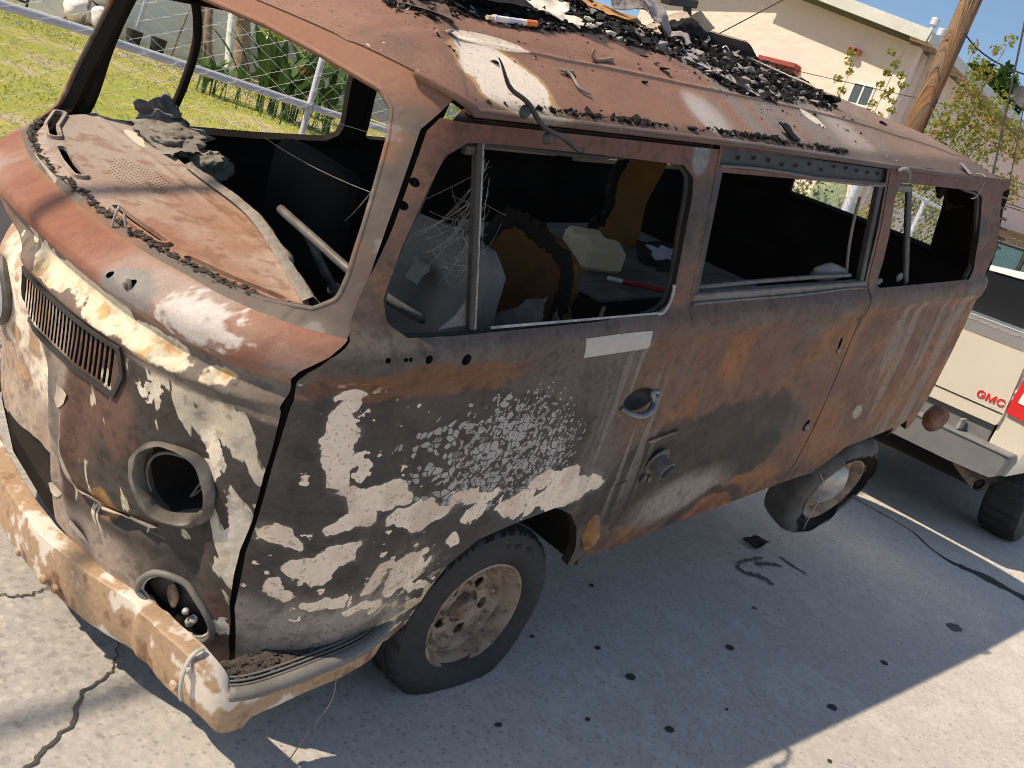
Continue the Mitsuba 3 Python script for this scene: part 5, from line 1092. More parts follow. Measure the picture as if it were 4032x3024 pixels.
leaf_mat('leaf_dark', (.045, .085, .025), (.10, .17, .05)); leaf_mat('leaf_lime', (.22, .32, .04), (.38, .45, .08), .9); leaf_mat('leaf_olive', (.20, .24, .05), (.36, .36, .09), .9); leaf_mat('leaf_red', (.34, .15, .05), (.42, .25, .08), .8); leaf_mat('leaf_blade', (.055, .11, .04), (.12, .19, .07), .3)
flat('bark', (.24, .185, .145), .95, var=.45, sc=18, bumpy=.012); flat('twig', (.20, .15, .10), .9, var=.3, sc=30)
def leaves(c, size, seed=0):
    r = np.random.default_rng(seed); c = np.asarray(c); n = len(c); u = r.normal(size=(n, 3)); u /= np.linalg.norm(u, axis=1, keepdims=True); w = np.cross(u, r.normal(size=(n, 3))); w /= np.linalg.norm(w, axis=1, keepdims=True) + 1e-9
    L = size * r.uniform(.6, 1.4, (n, 1)); v = np.stack([c - u * L * .5, c + w * L * .28, c + u * L * .5, c - w * L * .28], 1).reshape(-1, 3); k = np.arange(n) * 4
    return trimesh.Trimesh(v, np.vstack([np.stack([k, k + 1, k + 2], 1), np.stack([k, k + 2, k + 3], 1)]), process=False)


def cloud(cs, n, seed=0):
    """points in clumps: cs rows (x, y, z, radius); clumps of leaves with gaps between"""
    r = np.random.default_rng(seed); cs = np.asarray(cs, float); out = []
    for x, y, z, R in cs:
        m = max(3, int(n * (R / cs[:, 3].mean()) ** 2 / len(cs))); d = r.normal(size=(m, 3)); d /= np.linalg.norm(d, axis=1, keepdims=True); q = d * (R * r.uniform(.25, 1.05, (m, 1)) ** .7); kp = meshkit.noise(q * (2.2 / R) * 1.5 + seed + x * 3, 3) > .34; out.append(q[kp] * [1, 1, .85] + [x, y, z])
    return np.vstack(out)


def shrub(key, label, clumps, n, size, mat, stems=(), cat_='shrub', group=None):
    k = thing(key, label, cat_, group, num=True); scene[k + '__foliage'] = mikit.ply(leaves(cloud(clumps, n, len(scene)), size, len(scene)), mat, False)
    if stems: scene[k + '__stem'] = mikit.ply(cat([tube(spline(s, 12), np.linspace(.018, .004, 12), 6) for s in stems]), 'mat_twig', True)
    return k


R_ = np.random.default_rng(3)
def clumps(x0, x1, y0, y1, z0, z1, n, r, seed): q = np.random.default_rng(seed); return [(q.uniform(x0, x1), q.uniform(y0, y1), q.uniform(z0, z1), r * q.uniform(.6, 1.3)) for _ in range(n)]
shrub('garden_shrub', 'leafy green shrub behind the fence opposite the front door', clumps(-4.6, -2.9, -3.8, -2.75, .8, 1.9, 26, .22, 1), 4200, .055, 'mat_leaf_lime', [[(-3.6, -3.2, .7), (-3.5, -3.3, 1.3), (-3.2, -3.1, 1.9)], [(-3.9, -3.3, .7), (-4.1, -3.2, 1.8)]])
shrub('garden_shrub', 'olive shrub behind the fence, next to the lime green one', clumps(-6.6, -4.4, -4.0, -2.75, .8, 2.0, 30, .24, 2), 4600, .05, 'mat_leaf_olive', [[(-5.5, -3.2, .7), (-5.3, -3.3, 1.9)], [(-5.9, -3.3, .7), (-6.1, -3.0, 1.8)]])
shrub('garden_shrub', 'dark green shrub among the cactus pads behind the fence', clumps(-9.2, -6.6, -3.9, -2.8, .8, 2.15, 34, .26, 5), 5200, .055, 'mat_leaf_dark', [[(-7.5, -3.2, .7), (-7.4, -3.3, 1.9)]])
shrub('garden_shrub', 'scrubby yellow green shrub seen through the rear window of the van', clumps(-13.8, -9.2, -4.4, -2.65, .8, 2.15, 60, .26, 6), 9000, .06, 'mat_leaf_olive', [[(-10.5, -3.2, .7), (-10.4, -3.3, 1.9)], [(-12.3, -3.2, .7), (-12.2, -3.1, 1.9)]])
# prickly pear
ck = thing('prickly_pear', 'pale green prickly pear cactus behind the fence', 'cactus')
scene['mat_cactus'] = two(bump(principled(P(lambda p, n, uv: mix((.30, .36, .20), (.44, .47, .24), fbm(p.x * 7, p.y * 7, p.z * 7, 3))), .6), lambda p, n, uv: .006 * smoothstep(.75, .9, noise(p.x * 40, p.y * 40, p.z * 40))))
for i in range(30):
    c = np.array([R_.uniform(-9.6, -7.9), R_.uniform(-2.95, -2.62), R_.uniform(.85, 2.15)]); a = R_.uniform(.13, .2); m = trimesh.creation.icosphere(2, 1.0); m.vertices *= [a, a * .16, a * 1.35]; m.vertices[:, 0] *= 1 + .25 * m.vertices[:, 2] / a; m.apply_transform(trimesh.transformations.euler_matrix(R_.uniform(-.4, .4), R_.uniform(-.9, .9), R_.uniform(-1.0, 1.0))); m.apply_translation(c)
    scene[numbered(ck + '__pad')] = mikit.ply(m, 'mat_cactus', True)
# big flowering clump by the lawn: paddle leaves
bk_ = thing('paddle_leaf_plant', 'large clump of dark paddle shaped leaves at the far edge of the lawn', 'plant'); B0 = np.array([-4.95, -8.3, LZ])
def paddle(base, az, lean, L, w, k):
    t = np.linspace(0, 1, 9); out = lean * t ** 1.8 * L; h = L * (t - .25 * lean * t ** 2.6); dirv = np.array([math.cos(az), math.sin(az), 0]); sidev = np.array([-math.sin(az), math.cos(az), 0]); c = base + dirv * out[:, None] + np.array([0, 0, 1]) * h[:, None]
    ww = w * np.where(t < .45, .10, np.sin(np.clip((t - .45) / .55, 0, 1) * math.pi) ** .6) + .006; tw = k
    a = c + sidev * ww[:, None] + np.array([0, 0, .25]) * ww[:, None]; b = c - sidev * ww[:, None] + np.array([0, 0, .25]) * ww[:, None]; V_ = np.concatenate([a, c, b]); f = np.array([[r * 9 + i, r * 9 + i + 1, (r + 1) * 9 + i + 1, (r + 1) * 9 + i] for r in range(2) for i in range(8)]); return trimesh.Trimesh(V_, np.vstack([f[:, [0, 1, 2]], f[:, [0, 2, 3]]]), process=False)
for i in range(96):
    b_ = B0 + np.array([R_.normal() * .36, R_.normal() * .3, 0]); scene[numbered(bk_ + '__leaf')] = mikit.ply(paddle(b_, R_.uniform(0, 6.28), R_.uniform(.12, .85), R_.uniform(.55, 1.18), R_.uniform(.035, .07), i), 'mat_leaf_blade', True)
for q in ((-4.72, -8.0, 1.36), (-4.88, -8.0, 1.30)):
    fl = numbered(bk_ + '__flower'); scene[fl] = mikit.ply(leaves(np.array(q) + R_.normal(size=(14, 3)) * .03, .09, 4), 'mat_leaf_red', False)
for i, (x, y, n_) in enumerate(((-6.5, -10.0, 22), (-4.15, -8.9, 26))):
    k = thing('strap_leaf_plant', ('tuft of upright strap leaves before the leaning logs', 'low broad leaved clump under the paddle leaf plant')[i], 'plant', num=True)
    for _ in range(n_): scene[numbered(k + '__leaf')] = mikit.ply(paddle(np.array([x + R_.normal() * .16, y + R_.normal() * .12, LZ]), R_.uniform(0, 6.28), R_.uniform(.1, .6 + .5 * i), R_.uniform(.35, .75 - .2 * i), R_.uniform(.015, .03 + .02 * i), 0), 'mat_leaf_blade', True)
shrub('lime_bush', 'bright lime green bush behind the paddle leaf plant', clumps(-7.3, -5.6, -10.6, -9.2, 1.3, 2.15, 16, .22, 9), 2600, .07, 'mat_leaf_lime', [[(-6.3, -10, .7), (-6.2, -9.9, 2.0)]])
shrub('dark_hedge', 'dark hedge right of the paddle leaf plant', clumps(-8.6, -6.0, -7.8, -6.6, .8, 2.2, 34, .28, 10), 6000, .06, 'mat_leaf_dark', [[(-7.2, -7.2, .7), (-7.2, -7.1, 2.0)]])
# the tall shrub behind the fence on the right
tall = [(-11.29, -2.96, 4.57, .10), (-11.38, -2.85, 4.40, .12), (-11.54, -2.75, 4.62, .10), (-11.62, -2.66, 4.80, .10), (-11.45, -2.75, 4.3, .16), (-11.35, -2.75, 4.15, .18), (-11.26, -2.73, 3.93, .24), (-11.13, -2.76, 3.63, .28), (-11.08, -2.79, 3.40, .24), (-11.22, -2.6, 3.3, .3), (-11.43, -2.5, 3.70, .28), (-11.53, -2.42, 3.92, .26), (-11.5, -2.3, 3.45, .28), (-11.66, -2.2, 3.72, .24), (-11.74, -2.0, 3.5, .22), (-11.6, -2.35, 3.05, .3), (-11.3, -2.7, 2.9, .34), (-11.5, -2.5, 2.6, .36), (-11.1, -2.9, 2.4, .34), (-11.8, -1.95, 3.0, .25), (-11.9, -2.6, 2.2, .36), (-12.3, -2.7, 2.5, .34), (-10.8, -2.9, 2.5, .3), (-11.05, -2.85, 3.05, .3)]
shrub('tall_shrub', 'tall loose yellow green shrub behind the rear end of the van', tall, 5200, .060, 'mat_leaf_olive', [[(-11.3, -2.8, .7), (-11.3, -2.75, 2.4), (-11.4, -2.7, 3.6), (-11.62, -2.66, 4.85)], [(-11.5, -2.6, .7), (-11.45, -2.5, 3.0), (-11.6, -2.3, 4.0)], [(-11.2, -2.8, .7), (-11.15, -2.8, 3.2), (-11.28, -2.95, 4.6)]])
scene['tall_shrub__red_foliage'] = mikit.ply(leaves(cloud([t for t in tall if t[2] > 2.9][::2], 420, 77), .06, 5), 'mat_leaf_red', False)
for i, (x, y, z1) in enumerate(((-15.2, -6.55, 4.9), (-15.2, -5.75, 5.05), (-15.25, -5.5, 4.7))):
    shrub('thin_climber', ('thin leafy stem left of the small house window', 'thin leafy stem right of the small house window', 'short leafy stem beside the house corner')[i], [(x + .05 * math.sin(q * 5), y + .10 * math.cos(q * 4 + i), z, .09) for q, z in enumerate(np.linspace(3.2, z1, 11))], 420, .075, 'mat_leaf_olive', [[(x, y, .7), (x + .05, y + .05, 3), (x - .05, y + .08, z1 + .1)]])
pk = thing('palm_tree', 'distant palm crown over the eave of the pink house', 'tree'); pc_ = np.array([-41.2, -13.3, 9.6]); scene[pk + '__trunk'] = mikit.ply(tube(np.array([[-41.2, -13.3, 0], [-41.2, -13.3, 9.5]]), .2, 8), 'mat_bark', True)
fr_ = []
for i in range(34):
    az, el = R_.uniform(0, 6.28), R_.uniform(-.5, 1.3); t = np.linspace(0, 1, 8)[:, None]; L = 1.5; c = pc_ + t * L * np.array([math.cos(az) * math.cos(el), math.sin(az) * math.cos(el), math.sin(el)]) - np.array([0, 0, .55]) * t ** 2; fr_.append(leaves(np.repeat(c, 6, 0) + R_.normal(size=(48, 3)) * .09, .38, i))
scene[pk + '__crown'] = mikit.ply(cat(fr_), 'mat_leaf_dark', False)
# ---------------------------------------------------------------- things along the white wall behind the lawn
def stucco(name, a, b):
    scene['mat_' + name] = two(bump(principled(P(lambda p, n, uv: mix(a, b, fbm(p.x * .8, p.y * .8, p.z * 1.6, 4) * .7 + .3 * fbm(p.x * 11, p.y * 11, p.z * 11, 3))), .92, specular=.2), lambda p, n, uv: .010 * smoothstep(.35, .7, fbm(p.x * 7, p.y * 7, p.z * 7, 4)) + .003 * noise(p.x * 50, p.y * 50, p.z * 50)))
stucco('pink', (.72, .575, .52), (.79, .645, .59)); stucco('white_wall', (.72, .74, .72), (.82, .83, .80)); stucco('grey_wall', (.30, .32, .35), (.38, .40, .43))
W0, W1 = np.array([-1.0, -17.4]), np.array([-9.4, -13.4]); wd = (W1 - W0) / np.linalg.norm(W1 - W0); wn = np.array([wd[1], -wd[0]]); wn = wn if wn @ (CO[:2] - W0) > 0 else -wn
def wat(s, out, z): return np.array([*(W0 + wd * s + wn * out), z])
WF = np.eye(4); WF[:3, 0] = [*wd, 0]; WF[:3, 1] = [*(-wn), 0]; WF[:3, 2] = [0, 0, 1]
if np.linalg.det(WF[:3, :3]) < 0: WF[:3, 1] *= -1
def wbox(s0, s1, o0, o1, z0, z1, r=.01):
    m = rbox((s1 - s0, abs(o1 - o0), z1 - z0), r); M_ = WF.copy(); M_[:3, 3] = wat((s0 + s1) / 2, (o0 + o1) / 2, (z0 + z1) / 2); m.apply_transform(M_); return m
sp_of = lambda x, y: ((np.array([x, y]) - W0) @ wd, (np.array([x, y]) - W0) @ wn)
hk = thing('white_outbuilding', 'white and grey stucco outbuilding at the far side of the lawn', 'building')
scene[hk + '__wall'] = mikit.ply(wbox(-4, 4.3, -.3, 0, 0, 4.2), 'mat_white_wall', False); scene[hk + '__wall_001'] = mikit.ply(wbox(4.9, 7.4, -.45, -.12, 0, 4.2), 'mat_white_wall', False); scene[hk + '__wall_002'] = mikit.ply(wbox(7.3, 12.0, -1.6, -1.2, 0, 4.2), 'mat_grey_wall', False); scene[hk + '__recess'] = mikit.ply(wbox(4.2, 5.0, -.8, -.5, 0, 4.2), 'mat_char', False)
fk2 = thing('metal_rack', 'dark metal garden rack standing before the white wall', 'rack')
for a, b in (((3.05, .35, .7), (3.05, .35, 1.75)), ((3.75, .35, .7), (3.75, .35, 1.75)), ((3.05, .35, .78), (3.75, .35, .78)), ((3.05, .35, 1.30), (3.75, .35, 1.30)), ((3.4, .35, .78), (3.4, .35, 1.30))): scene[numbered(fk2 + '__bar')] = mikit.ply(bar(wat(*a), wat(*b), .035, .035), 'mat_black_metal', False)
for i, (s, o, z1, r, mat, lab) in enumerate(((5.25, .35, 2.2, .045, 'mat_white', 'white plastic pipe leaning on the wall behind the lawn'), (5.55, .25, 2.2, .035, 'mat_galv_pipe', 'grey pipe standing right of the white pipe'), (4.72, .45, 1.75, .03, 'mat_bark', 'brown pole in front of the pale sacks'), (6.2, .3, 1.55, .018, 'mat_bark', 'thin brown stick left of the leaning logs'))):
    k = numbered('leaning_pole'); scene[k] = mikit.ply(tube(spline([wat(s - .1, o + .1, .7), wat(s + .02, o - .05, z1)], 5), r, 10), mat, True); labels[k] = dict(label=lab, category='pole')
for i, (s, o, z, r) in enumerate(((4.55, .35, .95, .28), (4.95, .4, .92, .27), (4.8, .3, 1.36, .25))):
    m = lump(r, 3, .22, i + 2, (1, .8, .85)); m.apply_translation(wat(s, o, z)); k = numbered('pale_sack'); scene[k] = mikit.ply(m, 'mat_white', True); labels[k] = dict(label=('pale sack at the left foot of the heap by the wall', 'pale sack right of the brown pole by the wall', 'uppermost of the three pale sacks by the wall')[i], category='sack')
for i, (s, o) in enumerate(((5.45, .75), (5.85, .7))):
    m = lathe([(0, 0), (.11, 0), (.14, .24), (.125, .24), (.11, .2), (0, .19)], 20, 'z').apply_translation(wat(s, o, .7)); k = numbered('black_pot'); scene[k] = mikit.ply(m, 'mat_rubber', 30); labels[k] = dict(label=('left one of two black flower pots by the wall', 'right one of two black flower pots by the wall')[i], category='pot')
for i, (b_, t_, r, mat, lab) in enumerate((((-6.72, -14.1), (-6.55, -14.25, 1.9), .085, 'mat_bark', 'grey brown log leaning on the wall, leftmost of the logs'), ((-7.05, -14.3), (-6.9, -14.6, 2.0), .075, 'mat_bark', 'slim log leaning right of the leftmost log'), ((-7.3, -14.0), (-7.2, -14.3, 1.9), .07, 'mat_white_wall', 'whitewashed plank leaning between the logs'), ((-7.55, -13.9), (-7.45, -14.1, 1.45), .06, 'mat_brown_crust', 'short brown plank leaning between the logs'), ((-7.9, -13.7), (-7.8, -13.9, 2.1), .075, 'mat_white_wall', 'pale peeling plank left of the forked log'))):
    k = numbered('leaning_log'); scene[k] = mikit.ply(tube(spline([(*b_, .65), ((b_[0] + t_[0]) / 2 + .03, (b_[1] + t_[1]) / 2, 1.25), t_], 10), np.linspace(r * 1.15, r * .85, 10), 9), mat, True); labels[k] = dict(label=lab, category='log')
lk = thing('forked_log', 'thick forked tree trunk standing right of the leaning planks', 'log')
scene[lk] = mikit.ply(cat([tube(spline([(-7.15, -13.4, .65), (-7.1, -13.45, 1.2), (-6.98, -13.5, 1.75)], 14), np.linspace(.17, .12, 14), 12), tube(spline([(-7.0, -13.5, 1.6), (-7.08, -13.6, 1.85), (-7.2, -13.7, 2.05)], 8), np.linspace(.10, .05, 8), 8), tube(spline([(-7.0, -13.5, 1.6), (-6.85, -13.4, 1.85), (-6.8, -13.4, 2.1)], 8), np.linspace(.10, .05, 8), 8)]), 'mat_bark', True)
k = numbered('garden_spade'); scene[k] = mikit.ply(cat([tube(np.array([[-3.55, -8.35, .68], [-3.50, -8.40, 1.25]]), .016, 8), bar((-3.53, -8.37, 1.25), (-3.47, -8.43, 1.25), .02, .02)]), 'mat_bark', True); labels[k] = dict(label='thin brown stake stuck upright in the middle of the lawn', category='stake'); 
# ---------------------------------------------------------------- pink house
hx, hy = -17.2, -6.5; hs = thing('pink_house', 'pink stucco house with a low gable and white eaves', 'house')
rise = .150; ridge = -9.95; ez = 5.72
gp = Polygon([(hy, 0), (hy, ez - .02), (ridge, ez + (hy - ridge) * rise - .02), (2 * ridge - hy, ez - .02), (2 * ridge - hy, 0)]); gm = trimesh.creation.extrude_polygon(gp, .3); mt = np.eye(4); mt[:3, :3] = np.array([[0, 0, 1], [1, 0, 0], [0, 1, 0]]); mt[:3, 3] = (hx - .3, 0, 0); gm.apply_transform(mt); scene[hs + '__wall'] = mikit.ply(gm, 'mat_pink', False)
scene[hs + '__wall_001'] = mikit.ply(rbox((14, .3, ez), .005).apply_translation([hx - 7.31, hy - .153, ez / 2]), 'mat_pink', False)
for i, y in enumerate((-6.36, -6.08)): scene[numbered(hs + '__pilaster')] = mikit.ply(rbox((.26, .24, ez - .05), .02).apply_translation([hx - .10 - .5 * i, y - .03, (ez - .05) / 2]), 'mat_pink', False)
scene['mat_fascia'] = two(principled(P(lambda p, n, uv: mix((.46, .47, .45), (.58, .59, .57), fbm(p.x * 2, p.y * 5, p.z * 5, 3))), .6)); flat('roofing', (.24, .23, .22), .9, var=.3, sc=5)
ov, ovx = 5.93, 16.62
ra = np.array([-ovx, -ov, ez + .08]); rbk = np.array([-ovx, ridge, ez + .08 + (-ov - ridge) * rise])
scene[hs + '__roof'] = mikit.ply(cat([trimesh.Trimesh(np.array([ra, rbk, rbk - [15, 0, 0], ra - [15, 0, 0], ra + [0, 0, .06], rbk + [0, 0, .06], rbk - [15, 0, -.06], ra - [15, 0, -.06]]), [[0, 1, 2], [0, 2, 3], [4, 6, 5], [4, 7, 6], [0, 4, 5], [0, 5, 1], [0, 3, 7], [0, 7, 4]], process=False), trimesh.Trimesh(np.array([rbk, [-ovx, 2 * ridge + ov, ra[2]], [-ovx - 15, 2 * ridge + ov, ra[2]], rbk - [15, 0, 0]]) + [0, 0, .03], [[0, 1, 2], [0, 2, 3]], process=False)]), 'mat_roofing', False)
scene[hs + '__rake_board'] = mikit.ply(bar(ra + [.02, .0, -.04], rbk + [.02, 0, -.04], .035, .24, .004), 'mat_fascia', False); scene[hs + '__eave_board'] = mikit.ply(bar(ra + [.0, .02, -.04], ra + [-15, .02, -.04], .03, .20, .004), 'mat_fascia', False)
for i in range(22): scene[numbered(hs + '__rafter')] = mikit.ply(bar((-ovx - .5 - i * .62, -ov + .0, ez + .02), (-ovx - .5 - i * .62, hy, ez + .02 + .06), .06, .12, .004), 'mat_pink', False)
wk = hs + '__window'; scene[wk] = mikit.ply(cat([rbox((.05, .50, .04), .004).apply_translation([hx + .015, -7.04, 4.72]), rbox((.05, .50, .04), .004).apply_translation([hx + .015, -7.04, 4.30])] + [rbox((.05, .035, .40), .004).apply_translation([hx + .014, y, 4.51]) for y in (-7.272, -7.04, -6.808)]), 'mat_white', False)
scene['mat_dark_glass'] = two(principled((.06, .075, .085), .06, specular=.8)); scene[wk + '__pane'] = mikit.ply(rbox((.012, .21, .38), .002).apply_translation([hx + .010, -7.156, 4.51]), 'mat_dark_glass', False); scene[wk + '__pane_001'] = mikit.ply(rbox((.012, .21, .38), .002).apply_translation([hx + .010, -6.924, 4.51]), 'mat_dark_glass', False)
flat('terracotta', (.34, .12, .09), .8, var=.25, sc=16)
for y in (-7.575, -7.455): scene[numbered(hs + '__vent_pipe')] = mikit.ply(lathe([(.045, -.01), (.045, .20), (.062, .20), (.062, -.01)], 20, 'x').apply_translation([hx, y, 5.30]), 'mat_terracotta', 40)
scene['mat_red_brick'] = two(principled(P(lambda p, n, uv: mix((.36, .07, .065), (.22, .05, .05), fbm(p.x * 8, p.y * 8, p.z * 8, 3))), .8))
lk_ = hs + '__ledge'; scene[lk_] = mikit.ply(rbox((.3, .95, .10), .01).apply_translation([hx + .15, -9.07, 4.72]), 'mat_red_brick', False)
for i in range(4): scene[numbered(lk_ + '__brick')] = mikit.ply(rbox((.22, .22, .07), .008).apply_translation([hx + .12, -9.42 + i * .235, 4.63]), 'mat_red_brick', False)
for y, z in ((-6.55, 6.30), (-6.33, 6.12)): scene[numbered(hs + '__flue')] = mikit.ply(lathe([(.05, -.6), (.05, 0), (.085, 0), (.09, .03), (.085, .05), (.09, .08), (.085, .10), (.09, .13), (.08, .15), (0, .155)], 18, 'z').apply_translation([-18.0, y, z - .02]), 'mat_galv_pipe', 40)
scene[hs + '__dish'] = mikit.ply(cat([lathe([(0, 0), (.12, .01), (.24, .05), (.30, .09), (.295, .10), (.23, .065), (0, .02)], 24, 'x').apply_transform(frame((-23.4, -6.1, 6.25), (.5, .7, .45))), tube(np.array([[-23.4, -6.2, 5.8], [-23.4, -6.1, 6.25]]), .025, 8)]), 'mat_grey_metal', True)
# ---------------------------------------------------------------- utility pole and cables
pk = thing('utility_pole', 'weathered brown wooden utility pole behind the van', 'pole')
def wood(p, n, uv):
    a = dr.atan2(p.y + 3.83, p.x + 12.97); g = fbm(a * 9, p.z * .55, 1, 4); g2 = fbm(a * 30, p.z * 1.6, 4, 4)
    c = mix((.30, .145, .065), (.22, .15, .105), smoothstep(.4, .62, g)); c = mix(c, (.13, .095, .075), smoothstep(.50, .66, g2)); c = mix(c, (.42, .24, .12), .7 * smoothstep(.62, .75, fbm(a * 16, p.z * 1.0, 9, 3))); return mix(c, (.04, .03, .025), smoothstep(.80, .84, noise(a * 26, p.z * 5, 2)))
scene['mat_pole'] = two(bump(principled(P(wood), .9, specular=.15), lambda p, n, uv: .03 * fbm(dr.atan2(p.y + 3.83, p.x + 12.97) * 30, p.z * 1.6, 4, 3)))
P0, P1 = np.array([-12.57, -3.78, 0.2]), np.array([-13.68, -4.24, 9.0]); lp = P0 + (P1 - P0) * np.linspace(0, 1, 30)[:, None]; scene[pk + '__shaft'] = mikit.ply(tube(lp, np.linspace(.165, .150, 30), 26), 'mat_pole', True)
axp = lambda z: P0 + (P1 - P0) * ((z - P0[2]) / (P1[2] - P0[2]))
q = axp(4.72) + np.array([.11, -.02, 0]); scene[pk + '__bracket'] = mikit.ply(cat([tube(spline([q + [.03, -.05, .02], q + [.03, .03, -.02], q + [.02, .07, -.12], q + [.02, .085, -.45]], 16), .014, 8)]), 'mat_wheel_rust', True)
scene[pk + '__bolt'] = mikit.ply(lump(.035, 2, .3, 2).apply_translation(axp(5.12) + [.03, .13, 0]), 'mat_black_metal', True); 
for i, z in enumerate((5.62, 4.35, 5.3)): scene[numbered(pk + '__knot')] = mikit.ply(lump(.035, 2, .3, i, (.5, 1, 1.3)).apply_translation(axp(z) + np.array([.105, -.05 + .05 * i, 0])), 'mat_char', True)
def cable(key, pts, r, label, n=24): k = numbered(key); scene[k] = mikit.ply(tube(spline(pts, n), r, 6), 'mat_black_metal', True); labels[k] = dict(label=label, category='cable')
cable('cable', [axp(5.12) + [.03, .15, 0], (-13.6, -3.55, 4.95), (-14.0, -3.0, 4.90), (-16.5, -.5, 5.3)], .012, 'black cable running right from the pole, through the tall shrub')
cable('cable', [(-7.75, -.83, 2.5), (-7.86, -1.25, 4.1), (-8.1, -2.2, 7.7)], .010, 'steep black guy wire at the right edge, before the tall shrub')
cable('cable', [(-7.82, -.70, 2.6), (-7.88, -.93, 3.39), (-8.05, -1.6, 5.8)], .006, 'second thinner steep wire right of the guy wire')
cable('cable', [(-12.0, -7.62, 3.95), (-12.86, -6.99, 5.04), (-14.2, -6.1, 6.7)], .012, 'thin service wire crossing the pink gable wall')
cable('cable', [(-12.0, -5.9, 3.85), (-13.11, -4.61, 4.05), (-15.0, -2.4, 4.4)], .006, 'faint thin wire running low across the pink house')
cable('cable', [axp(8.6), (-4, -3.0, 7.6), (4.2, -2.35, 7.0), (16, -1.4, 7.6)], .030, 'thick overhead cable that runs above the van')
for i, (z, y) in enumerate(((3.9, -3.0), (3.7, -3.0), (3.45, -3.0), (3.38, -2.9), (4.0, -3.2))): cable('cable', [(-24, -6.8, z + .45), (-24, -2.0, z + .35), (-23.5, 4, z + .5)], .012, ['uppermost', 'second', 'third', 'lowest', 'faintest'][i] + ' of the thin distant wires right of the van', 10)
# far right: tan building and teal wall with a black fence
add('tan_building', rbox((8, 14, 3.45), .05).apply_translation([-31, -1.0, 1.72]), 'mat_tan_wall', False, label='tan building far behind the van at the right edge', category='building') if flat('tan_wall', (.52, .33, .17), .9, var=.12, sc=1.5) else None
flat('teal_wall', (.25, .50, .50), .8, var=.12, sc=1.2); add('teal_wall', rbox((.3, 14, 2.95), .02).apply_translation([-25.6, -1.0, 1.475]), 'mat_teal_wall', False, label='teal painted wall behind the black fence', category='wall')
fk3 = thing('black_fence', 'black chain link fence with a barbed top far behind the truck', 'fence')
for z in (2.42, 1.2): scene[numbered(fk3 + '__rail')] = mikit.ply(tube(np.array([[-14.0, -3.4, z], [-14.0, 2, z - .02]]), .03, 8), 'mat_black_metal', True)
for y in (-1.9, .4): scene[numbered(fk3 + '__post')] = mikit.ply(tube(np.array([[-14.0, y, 0], [-14.0, y, 2.45]]), .04, 8), 'mat_black_metal', True)
for i, y in enumerate(np.arange(-3.3, 1.0, .075)): scene[numbered(fk3 + '__wire')] = mikit.ply(tube(np.array([(-14.0, y + (.0375 if j % 2 else -.0375), z) for j, z in enumerate(np.arange(.1, 2.56, .0375))]), .003, 3, cap=False), 'mat_galvanised', True)
# ---------------------------------------------------------------- pickup truck behind the van
scene['mat_champagne'] = two(principled(P(lambda p, n, uv: mix((.60, .56, .48), (.64, .60, .52), fbm(p.x * 3, p.y * 3, p.z * 3, 2))), .32, .15, clearcoat=.8, clearcoat_gloss=.9)); scene['mat_chrome_strip'] = two(principled((.62, .62, .66), .25, .7)); scene['mat_tail_red'] = two(principled((.55, .02, .02), .15, clearcoat=1.0)); scene['mat_white_gloss'] = two(principled((.80, .80, .79), .25, clearcoat=.8)); flat('bumper_grey', (.135, .14, .148), .55, var=.18, sc=16, bumpy=.0008); scene['mat_tint'] = two(principled((.015, .018, .022), .04, specular=.9))
tk = thing('pickup_truck', 'champagne pickup truck with a white canopy parked behind the van', 'truck'); XB = -4.45
def tp(name, mesh, mat, sm=30, par=None): k = numbered((par or tk) + '__' + name); scene[k] = mikit.ply(mesh, mat, sm); return k
def plate(pts, x0, t, mat, name, r=.012, par=None):
    """a panel in the plane of the tail, pts rows (y, z)"""
    m = trimesh.creation.extrude_polygon(Polygon(pts).buffer(-r).buffer(r), t); mt = np.eye(4); mt[:3, :3] = np.array([[0, 0, 1], [1, 0, 0], [0, 1, 0]]); mt[:3, 3] = (x0, 0, 0); m.apply_transform(mt); return tp(name, m, mat, 30, par)
side_pr = [(.88, .56), (1.06, .60), (1.10, .80), (1.105, 1.1), (1.09, 1.30), (1.06, 1.40), (1.045, 1.44), (.90, 1.44), (.90, .56)]
bd_ = trimesh.creation.extrude_polygon(Polygon(side_pr), 2.2); mt = np.eye(4); mt[:3, :3] = np.array([[0, 0, 1], [1, 0, 0], [0, 1, 0]]); mt[:3, 3] = (XB - 2.2 - .01, 0, 0)
hole_ = trimesh.creation.cylinder(.46, 1.0, sections=48); hole_.apply_transform(trimesh.transformations.rotation_matrix(math.pi / 2, (1, 0, 0))); hole_.apply_translation([-5.62, 1.0, .38]); bd_.apply_transform(mt); import manifold3d
def to_man(m): return manifold3d.Manifold(manifold3d.Mesh(np.asarray(m.vertices, np.float32), np.asarray(m.faces, np.uint32)))
mm = (to_man(bd_) - to_man(hole_)).to_mesh(); tp('bedside', trimesh.Trimesh(mm.vert_properties[:, :3], mm.tri_verts), 'mat_champagne', 25)
b2 = bd_.copy(); b2.vertices[:, 1] = .24 - b2.vertices[:, 1]; b2.invert(); tp('bedside', b2, 'mat_champagne', 25)
TG = plate([(-.66, .875), (-.655, 1.365), (.868, 1.365), (.892, .96), (.885, .875)], XB - .02, .04, 'mat_champagne', 'tailgate', .02)
plate([(-.655, .955), (-.655, .962), (.886, .962), (.888, .955)], XB + .0185, .006, 'mat_char', 'crease', .0005, TG)
plate([(-.66, 1.368), (-.66, 1.465), (.875, 1.465), (.875, 1.368)], XB - .03, .055, 'mat_chrome_strip', 'tailgate_cap', .015)
dp_ = []
for i in range(34): dp_.append(rbox((.006, .026, .007), .001).apply_transform(trimesh.transformations.rotation_matrix(.7 * (-1) ** i, (1, 0, 0))).apply_translation([XB + .026, .30 + i * .0165, 1.445]))
